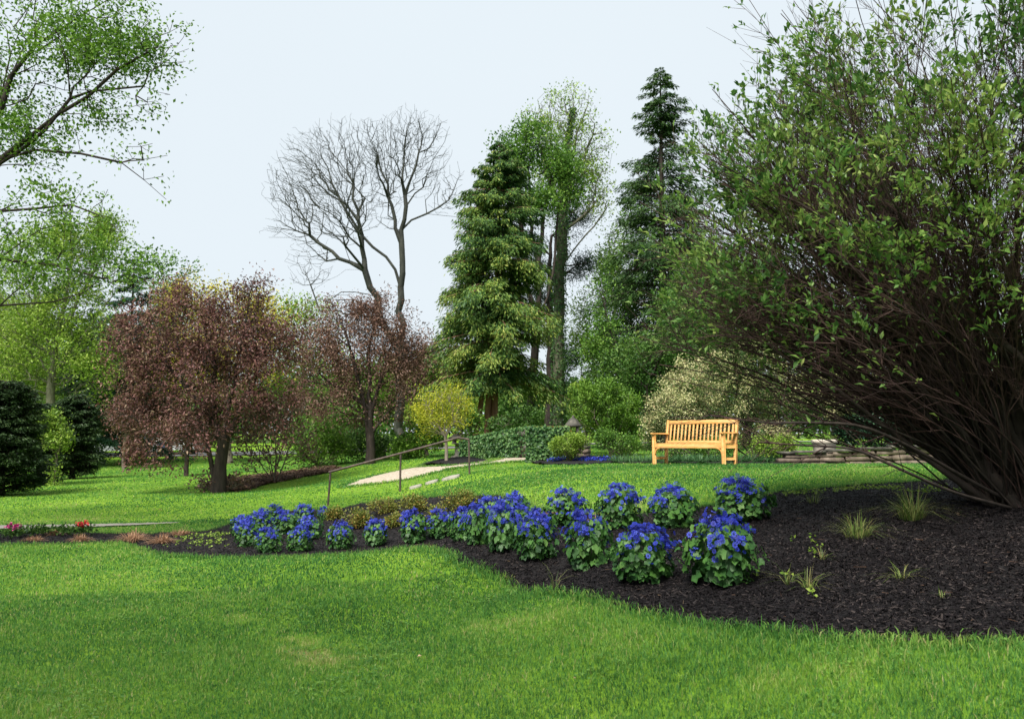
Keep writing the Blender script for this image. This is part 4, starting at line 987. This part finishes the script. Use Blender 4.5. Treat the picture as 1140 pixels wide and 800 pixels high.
# pale sticks, bits of leaf and seedlings lying about the bed
m_ = 420; q = BED.min(0) + np.ptp(BED, axis=0) * rng.random((m_ * 12, 2)); q = q[inside(q[:, 0], q[:, 1], BED) & (rng.random(len(q)) < np.clip(8 / q[:, 1], 0, 1))][:m_]
P = np.c_[q, terr(q[:, 0], q[:, 1]) + .03]; D = rnd(len(P)) * [1, 1, .15]; L = (.012 + .055 * rng.random(len(P)) ** 3)[:, None]
V, F = cones(P - D * L, P + D * L, np.full(len(P), .0025), np.full(len(P), .0012), 4); tag(mesh('mulch_litter', V, F, CHIPR, tint=np.repeat(rng.random(len(P)), 8)), kind='stuff')
q = np.concatenate([hit(px, py)[:2] + rng.normal(size=(k, 2)) * sp for px, py, k, sp in [(905,549,40,[.35,.12]),(975,545,40,[.4,.12]),(1050,548,30,[.4,.15]),(215,605,40,[.35,.35]),(235,597,40,[.3,.2]),(890,640,5,[.3,.3]),(905,610,6,[.2,.3]),(560,560,30,[.4,.2])]])
q = np.repeat(q, 6, 0) + rng.normal(size=(len(q) * 6, 2)) * .02; P = np.c_[q, terr(q[:, 0], q[:, 1]) + .02 + .03 * rng.random(len(q))]
V, F = leaves(P, .034, rnd(len(P)) * [1, 1, .5], None, .6); tag(mesh('seedlings', V, F, G_LIME, tint=np.repeat(rng.random(len(P)), 4)), kind='stuff')
def bedding(px, py, lb, fm):
    p = hit(px, py); root = thing('bedding_plant', lb, 'flower', p, group='bedding flowers beside the walk')
    m = 160; q = rng.normal(size=(m, 3)) * [.10, .07, .04] + [0, 0, .10]; q[:, 2] = np.abs(q[:, 2]); V, F = leaves(q, .06, rnd(m) + [0, 0, .5], None, .6)
    mesh('foliage', V, F, G_MID, root, tint=np.repeat(rng.random(m), 4), local=True)
    if fm is not None:
        m = 60; q = rng.normal(size=(m, 3)) * [.06, .05, .02] + [0, 0, .2]; V, F = leaves(q, .05, rnd(m) + [0, 0, .3], None, .8)
        mesh('blossoms', V, F, fm, root, tint=np.repeat(rng.random(m), 4), local=True)
bedding(14, 599, 'low plant with a magenta bloom at the left edge beside the walk', PETP)
bedding(91, 596, 'low plant with a bright red bloom beside the walk', PETR)
bedding(27, 597, 'leafy plant without bloom next to the magenta one', None)
bedding(45, 596, 'leafy green plant midway between the magenta and red blooms', None)
bedding(72, 596, 'leafy green plant just left of the red bloom', None)
# far blue patch: low hyacinth-like plants
for j, px in enumerate([619,626,633,640,647,654,661,668,673]):
    p = hit(px, 515.6 - (j % 2) * .9); root = thing('blue_ground_flower', 'one plant of the low blue drift in front of the round chartreuse shrub', 'flowering plant', p, group='low blue flowers by the stone pier')
    m = 240; q = rng.normal(size=(m, 3)) * [.11, .09, .035] + [0, 0, .10]; q[:, 2] = np.abs(q[:, 2]); V, F = leaves(q, .04, rnd(m), None, .8)
    mesh('blossoms', V, F, PETAL, root, tint=np.repeat(rng.random(m), 4), local=True)
    m = 90; q = rng.normal(size=(m, 3)) * [.11, .09, .03] + [0, 0, .04]; q[:, 2] = np.abs(q[:, 2]); V, F = leaves(q, .06, rnd(m) + [0, 0, .6], None, .3)
    mesh('foliage', V, F, G_MID, root, tint=np.repeat(rng.random(m), 4), local=True)

# ------------------------------------------------------------------ garden bench
WOOD = surf('teak', [(.34,.155,.035),(.47,.235,.060),(.56,.31,.10)], 9, rough=.55, bump=.15, bdist=.003, stretch=(1,1,6), spec=.35)
def bench():
    c = hit(773, 517.5); c = pt(773, 500, 18.0); c[2] = float(terr(c[0], c[1]))
    rt = thing('garden_bench', 'honey-coloured wooden slatted garden bench on the crest of the lawn', 'bench', c, R(-46))
    W, Dp = 1.78, .56; hw = W / 2 - .035
    def bl(mb, nm, par=None): return mb.build(nm, WOOD, rt if par is None else par, local=True)
    for sx in (-1, 1):
        m = MB(); m.box((sx*hw, -Dp/2+.035, .31), (.065,.065,.64), bev=.005); bl(m, 'leg')
        m = MB(); m.bar((sx*hw, Dp/2-.10, -.02), (sx*hw, Dp/2-.07, .43), .065, .06, (0,1,0), .004); m.bar((sx*hw, Dp/2-.07, .42), (sx*hw, Dp/2+.03, .95), .065, .055, (0,1,0), .004); bl(m, 'leg')
        m = MB(); m.box((sx*hw, -.03, .652), (.09,.58,.034), bev=.010); m.box((sx*hw, -Dp/2-.02, .650), (.088,.06,.044), bev=.018); bl(m, 'armrest')
        m = MB(); m.box((sx*hw, -.03, .13), (.034,.42,.055), bev=.004); bl(m, 'stretcher'); m = MB(); m.box((sx*hw, -.03, .375), (.034,.42,.07), bev=.004); bl(m, 'side_rail')
    for k in range(6):
        m = MB(); m.box((0, -Dp/2+.05+k*.082, .435), (W-.14,.068,.022), bev=.004); bl(m, 'seat_slat')
    m = MB(); m.box((0, -Dp/2+.032, .385), (W-.13,.034,.085), bev=.004)
    for sx in (-1, 1):
        for k in range(5):
            a = R(90 * k / 5); b = R(90 * (k + 1) / 5); r = .12; cx = sx * (hw - .033 - r); 
            m.bar((cx + sx*r*math.cos(a), -Dp/2+.032, .342 - r + r*math.sin(a)), (cx + sx*r*math.cos(b), -Dp/2+.032, .342 - r + r*math.sin(b)), .03, .035, (0,1,0))
    bl(m, 'front_apron')
    bk = lambda z: Dp/2 - .07 + (z - .43) * .19
    m = MB(); m.box((0, bk(.90), .895), (W-.13,.036,.085), np.array([[1,0,0],[0,math.cos(.19),math.sin(.19)],[0,-math.sin(.19),math.cos(.19)]]), bev=.006); bl(m, 'back_rail')
    m = MB(); m.box((0, bk(.47), .475), (W-.13,.034,.06), bev=.005); bl(m, 'back_rail')
    for k in range(17):
        x = -hw + .085 + k * (2*hw - .17) / 16; m = MB(); m.bar((x, bk(.50), .50), (x, bk(.86), .86), .042, .016, (0,1,0), .002); bl(m, 'back_slat')
bench()

# ------------------------------------------------------------------ handrail
IRON = surf('weathered_iron', [(.035,.028,.026),(.075,.055,.048),(.13,.09,.075)], 14, rough=.6, bump=.3, metallic=.3)
a = pt(366,500,19.5); b = pt(446,500,19.8); c = pt(523,500,20.0)
for v in (a, b, c): v[2] = float(terr(v[0], v[1]))
tops = [pt(368,525,19.5), pt(446,504.5,19.8), pt(510,487,19.97), pt(522,489,20.0)]
rt = thing('handrail', 'dark metal handrail on three posts climbing the lawn beside the stepping stones', 'handrail', a)
for v, t in ((a, tops[0]), (b, tops[1]), (c, tops[3])):
    m = MB(); m.tube([v - [0,0,.15], [t[0], t[1], t[2]]], .024, 10); p = m.build('post', IRON, rt, smooth=True)
m = MB(); m.tube([tops[0] - [.04,0,.01], tops[0] + [.02,0,.008], tops[1], tops[2] - [.1,0,.03], tops[2], tops[3] + [0,0,.0]], .027, 10); m.build('rail', IRON, rt, smooth=True)

# ------------------------------------------------------------------ stone things
def stone_mesh(mb, c, d, ax, seed):
    g = np.random.default_rng(seed)
    n = 5; V = []
    base = np.array([[x, y, z] for z in (-1, -.1, 1) for y in (-1, 1) for x in (-1, 0, 1)], float)
    base = base * (1 + g.normal(size=base.shape) * .07); base[np.abs(base[:, 2]) > .5, :2] *= .96
    P = base * np.array(d) / 2; P = P @ np.array([[ax[0], ax[1], 0], [-ax[1], ax[0], 0], [0, 0, 1]]) + c
    F = []
    for l in range(2):
        o = l * 6
        ringi = [0, 1, 2, 5, 4, 3]
        for k in range(6):
            i0, i1 = ringi[k], ringi[(k+1) % 6]; F.append((o+i0, o+i1, o+6+i1, o+6+i0))
    F += [(12,13,16,15),(13,14,17,16),(3,4,1,0),(4,5,2,1)]
    mb.add(P, F)
def dry_wall(name, label, p0, p1, h0, h1, thick, courses, slen, mat, capmat, seed=1, cat='wall'):
    rt = thing(name, label, cat, [p0[0], p0[1], float(terr(p0[0], p0[1]))]); g = np.random.default_rng(seed)
    d = np.array(p1[:2]) - p0[:2]; L = np.linalg.norm(d); ax = d / L; mb = MB(); cap = MB(); z0 = 0
    for r in range(courses + 1):
        s = -slen * g.random() * .6
        while s < L:
            w = slen * (.5 + 1.0 * g.random()) * (1.35 if r == courses else 1); w = min(w, L - s + .05); mid = max(0, s + w / 2); h = h0 + (h1 - h0) * mid / L
            x, y = p0[0] + ax[0] * mid, p0[1] + ax[1] * mid; z = float(terr(x, y)) - .05; hh = (h + .05) / (courses + .7)
            if r < courses: stone_mesh(mb, [x, y, z + hh * (r + .5)], (w * .97, thick * (.9 + .15 * g.random()), hh * .94), ax, g.integers(1e9))
            else: stone_mesh(cap, [x, y, z + hh * (courses + .33) + .01 * g.random()], (w * .99, thick * 1.2, hh * .62), ax, g.integers(1e9))
            s += w
    o = mb.build('wall_stones', mat, rt); cap.build('coping_stones', capmat, rt); return rt
wp = [pt(872,500,20.2), pt(975,500,20.0), pt(1100,500,19.6)]
dry_wall('stone_wall', 'low dry-stone retaining wall behind the lawn at right', wp[0], wp[2],   .30, .52, .4, 3, .5, STONE, STONED, 4)
ip0, ip1 = pt(520,500,30), pt(598,500,27)
rt = dry_wall('ivy_wall', 'ivy-covered stone wall beside the gravel path', ip0, ip1, .62, .88, .4, 3, .4, STONE, STONED, 9)
n = 9000; t = rng.random(n); q = ip0 + (ip1 - ip0) * t[:, None]; zt = terr(q[:, 0], q[:, 1]); hh = .62 + .26 * t
top = rng.random(n) < .3; z = zt + np.where(top, hh + .05 + .10 * rng.random(n), hh * rng.random(n) ** .8)
nrm = np.array([(ip1 - ip0)[1], -(ip1 - ip0)[0], 0]); nrm /= np.linalg.norm(nrm); off = np.where(top, (rng.random(n) * 2 - 1) * .24, .24 + .07 * rng.random(n))
keep = top | (rng.random(n) < 1 - .85 * np.clip((t - .72) / .15, 0, 1)); P = (q + nrm * off[:, None]); P[:, 2] = z; P = P[keep]; m = len(P)
V, F = leaves(P, .085, rnd(m) * .7 + [0, 0, -.6], np.tile(nrm, (m, 1)) + rnd(m) * .5, .9); mesh('ivy', V, F, G_IVY, rt, tint=np.repeat(rng.random(m), 4))
# pier at the end of the wall
pp = pt(610,500,25.2); pz = float(terr(pp[0], pp[1]))
rt = thing('stone_pier', 'rough stone pier with moss and dead vines at the end of the ivy wall', 'pier', (pp[0], pp[1], pz)); mb = MB(); g = np.random.default_rng(3)
for r in range(8):
    for k in range(3):
        for yy in (-.25, .25): stone_mesh(mb, [pp[0] - .36 + k * .36 + .07 * g.normal(), pp[1] + yy + .03 * g.normal(), pz + .04 + r * .118], (.30 + .16 * g.random(), .52, .112), (1, 0), g.integers(1e9))
mb.build('pier_stones', STONED, rt); n = 5200; P = np.c_[pp[0] + (rng.random(n) * 2 - 1) * .62, pp[1] - .52 + .1 * rng.random(n), pz + .95 * rng.random(n) ** .6]
tp = rng.random(n) < .5; P[tp, 1] = pp[1] + (rng.random(tp.sum()) - .5) * 1.0; P[tp, 2] = pz + .97 + .06 * rng.random(tp.sum()); P = P[(rng.random(n) < .5) | tp]; m = len(P)
V, F = leaves(P, .07, rnd(m) * .6 + [0, 0, -.8], None, .5); mesh('dead_vines', V, F, G_SPIR, rt, tint=np.repeat(rng.random(m), 4))
n = 2200; P = np.c_[pp[0] - .62 + 1.2 * rng.random(n) ** 1.6, pp[1] - .54 - .06 * rng.random(n), pz + 1.02 * rng.random(n)]; V, F = leaves(P, .08, rnd(n) * .7 + [0, 0, -.6], np.array([[0, -1., .2]]) + rnd(n) * .5, .9); mesh('ivy', V, F, G_IVY, rt, tint=np.repeat(rng.random(n), 4))
# stub of wall right of the pier
dry_wall('stone_wall', 'short broken end of wall right of the stone pier, behind the chartreuse shrub', pt(626,500,25), pt(652,500,24.6), .6, .45, .4, 3, .3, STONE, STONED, 12)
# little stone lantern-like huts
def hut(px, py_top, Y, wd, lb):
    p = pt(px, py_top, Y); z0 = float(terr(p[0], p[1])); H = p[2] - z0; rt = thing('stone_lantern', lb, 'lantern', (p[0], p[1], z0)); hw = wd / 2
    m = MB(); m.lathe((0,0,-.05), [(hw*.75,0),(hw*.72,.12),(hw*.42,.16),(hw*.38,H*.55),(hw*.55,H*.58)], 16); m.build('pedestal', STONED, rt, smooth=False, local=True)
    m = MB()
    for sx in (-1, 1):
        for sy in (-1, 1): m.box((sx*hw*.45, sy*hw*.45, H*.64), (hw*.28, hw*.28, H*.20), bev=.01)
    m.box((0,0,H*.55), (hw*1.3, hw*1.3, H*.05), bev=.01); m.build('light_chamber', STONED, rt, local=True)
    m = MB(); m.lathe((0,0,H*.735), [(0.001,-.01),(hw*.9,0),(hw*1.05,.03),(hw*.8,H*.07),(hw*.45,H*.17),(hw*.12,H*.22),(hw*.14,H*.25),(.001,H*.265)], 6); m.build('roof', STONED, rt, local=True)
hut(638, 462, 25.8, .55, 'dark stone lantern with a peaked roof behind the stone pier')
hut(512, 480, 31.5, .9, 'grey stone lantern with pointed roof seen beside the golden tree trunk')
# planter
p = pt(918,500,20.6); p[2] = float(terr(p[0], p[1])); POT = surf('pale_terracotta', [(.36,.31,.26),(.50,.45,.39)], 12, bump=.2)
H0 = pt(918,489,20.6)[2] - p[2]; rt = thing('planter', 'pale rounded garden pot standing behind the low stone wall', 'planter', p)
m = MB(); m.lathe((0,0,0), [(.001,0),(.20,0),(.22,.03),(.25,H0*.5),(.27,H0-.10),(.30,H0-.08),(.30,H0),(.26,H0),(.25,H0-.06),(.001,H0-.07)], 24); m.build('pot', POT, rt, smooth=True, local=True)
n = 220; q = rng.normal(size=(n,3)) * [.12,.12,.05] + [0,0,H0+.02]; V, F = leaves(q, .07, rnd(n) + [0,0,.4], None, .5); mesh('foliage', V, F, G_SPRING, rt, tint=np.repeat(rng.random(n),4), local=True)
# stepping stones
for px, py, wd, lb in [(502,532.5,20,'largest flat stepping stone in the grass beside the far handrail post'),(481,537.5,14,'middle stepping stone between the handrail posts'),(462,543,14,'lowest stepping stone beside the middle handrail post')]:
    c = hit(px, py); a_ = np.sort(rng.random(9)) * 2 * math.pi; rr = wd / 950 * c[1] / 2; ring = [(rr*(.85+.3*rng.random())*math.cos(t), rr*1.2*(.85+.3*rng.random())*math.sin(t)) for t in a_]
    V = []; 
    for z, s in ((-.04,1),(.045,1),(.06,.93)):
        for x, y in ring: V.append((x*s, y*s, z + float(terr(c[0]+x*s, c[1]+y*s)) - c[2]))
    V.append((0,0,.062)); F4 = [(l*9+k, l*9+(k+1)%9, (l+1)*9+(k+1)%9, (l+1)*9+k) for l in range(2) for k in range(9)]; F3 = [(18+k, 18+(k+1)%9, 27) for k in range(9)]
    rt = mesh('stepping_stone', np.array(V), [np.array(F4), np.array(F3)], SLAB); rt.location = c; tag(rt, lb, 'stepping stone', 'stepping stones by the handrail')

# ------------------------------------------------------------------ parked cars, far left
def paint(name, c, rough=.3):
    m, nt, bs = newmat(name); nn = noise(nt, 2, 3); r = ramp(nt, [(.3, tuple(x*.85 for x in c)), (.7, c)]); nt.links.new(nn.outputs['Fac'], r.inputs['Fac']); nt.links.new(r.outputs['Color'], bs.inputs['Base Color'])
    bs.inputs['Roughness'].default_value = rough; bs.inputs['Coat Weight'].default_value = .5; return m
GLASS = paint('car_glass', (.03,.045,.055), .08); RUB = paint('tyre_rubber', (.02,.02,.02), .8); RIM = paint('wheel_rim', (.4,.4,.42), .35); TAIL = paint('tail_lamp', (.35,.02,.02), .2)
def car(px, Y, rz, mat, lb):
    p = pt(px, 500, Y); z = float(terr(p[0], Y)) + .06; rt = thing('parked_car', lb, 'car', (p[0], Y, z), rz, 'cars parked beyond the far lawn')
    prof = [(-2.2,.35),(-2.25,.62),(-2.15,.88),(-1.5,.97),(-.75,1.42),(.75,1.45),(1.45,1.0),(2.1,.95),(2.22,.7),(2.2,.35)]
    V = []; n = len(prof)
    for y, s in ((-.86,1),(-.80,1.0),(.80,1.0),(.86,1)):
        for x, zz in prof:
            yy = y * (1 if zz < 1.0 else .80); inset = 0 if abs(y) > .82 else 1; V.append((x, yy, zz + inset * .02))
    F = [(l*n+k, l*n+(k+1)%n, (l+1)*n+(k+1)%n, (l+1)*n+k) for l in range(3) for k in range(n)]
    me = MB(); me.add(V, F); c0 = len(V)
    for o, fl in ((0, 1), (3*n, -1)):
        vv = [V[o+k] for k in range(n)] + [(0, V[o][1], .7)]; me.add(vv, (), [((k+1)%n, k, n)[::fl] for k in range(n)])
    me.build('body', mat, rt, local=True)
    for sy in (-1, 1):
        m = MB(); y = sy * .765
        for a, b in (((-1.28,1.02),(-.02,1.02)), ((.04,1.02),(1.25,1.03))):
            t0, t1 = (-.72, -.04) if a[0] < 0 else (.04, .68); q = [(a[0], sy*.85, a[1]), (b[0], sy*.85, b[1]), (t1, sy*.715, 1.37), (t0, sy*.715, 1.37)]; m.add(q, [(0,1,2,3)])
        m.build('side_window', GLASS, rt, local=True)
    m = MB(); m.add([(1.42,-.66,1.05),(1.42,.66,1.05),(.82,.6,1.43),(.82,-.6,1.43)], [(0,1,2,3)]); m.build('windscreen', GLASS, rt, local=True)
    m = MB(); m.add([(-1.5,-.66,1.01),(-1.5,.66,1.01),(-.83,.6,1.41),(-.83,-.6,1.41)], [(0,1,2,3)]); m.build('rear_window', GLASS, rt, local=True)
    for sx in (-1.35, 1.35):
        for sy in (-1, 1):
            m = MB(); m.tube([(sx, sy*.70, .33), (sx, sy*.89, .33)], .33, 18); wv = m.build('wheel', RUB, rt, local=True); m = MB(); m.tube([(sx, sy*.88, .33), (sx, sy*.905, .33)], .2, 12); r_ = m.build('rim', RIM, None, local=True); r_.parent = wv
    for sy in (-1, 1):
        m = MB(); m.box((2.19, sy*.6, .74), (.08,.34,.14), bev=.02); m.build('headlight', RIM, rt, local=True); m = MB(); m.box((-2.2, sy*.62, .78), (.08,.3,.14), bev=.02); m.build('tail_light', TAIL, rt, local=True)
car(126, 68, R(185), paint('white_paint', (.78,.80,.82)), 'white car parked left of the young tree beyond the lawn')
car(161, 69, R(178), paint('navy_paint', (.02,.028,.07)), 'dark navy car parked behind the young reddish-trunked tree')
car(192, 69, R(183), paint('silver_paint', (.5,.53,.56)), 'silver car mostly hidden behind the maroon tree foliage')

# a few dry leaves on the lawn
LF = leafmat('fallen_leaf', [(.42,.25,.13),(.6,.42,.26)], trans=.2)
for i, (px, py, lb) in enumerate([(215,635,'curled pale leaf on the lawn below the left strip of mulch'),(733,667,'small yellow leaf on the mulch near the front edge'),(87,611,'tan leaf on the grass just below the left strip'),
   (565,628,'pale leaf at the grass edge below the middle clump'),(152,566,'dry leaf on the far lawn beyond the walk'),(180,569,'dry leaf on the far lawn, right of another one'),(688,542,'pale pebble-like leaf on the sunlit grass below the bench'),(470,735,'yellowish leaf in the foreground grass left of centre'),(640,760,'brown leaf deep in the foreground grass')]):
    c = hit(px, py) + [0, 0, .035]; V, F = leaves(np.zeros((1, 3)), .036 * max(1, c[1] / 9), rnd(1) * [1, 1, .2], np.array([[.3, .2, 1.]]), .7, .2); o = mesh('fallen_leaf', V, F, LF, tint=np.full(4, rng.random())); o.location = c; tag(o, lb, 'leaf', 'fallen leaves')
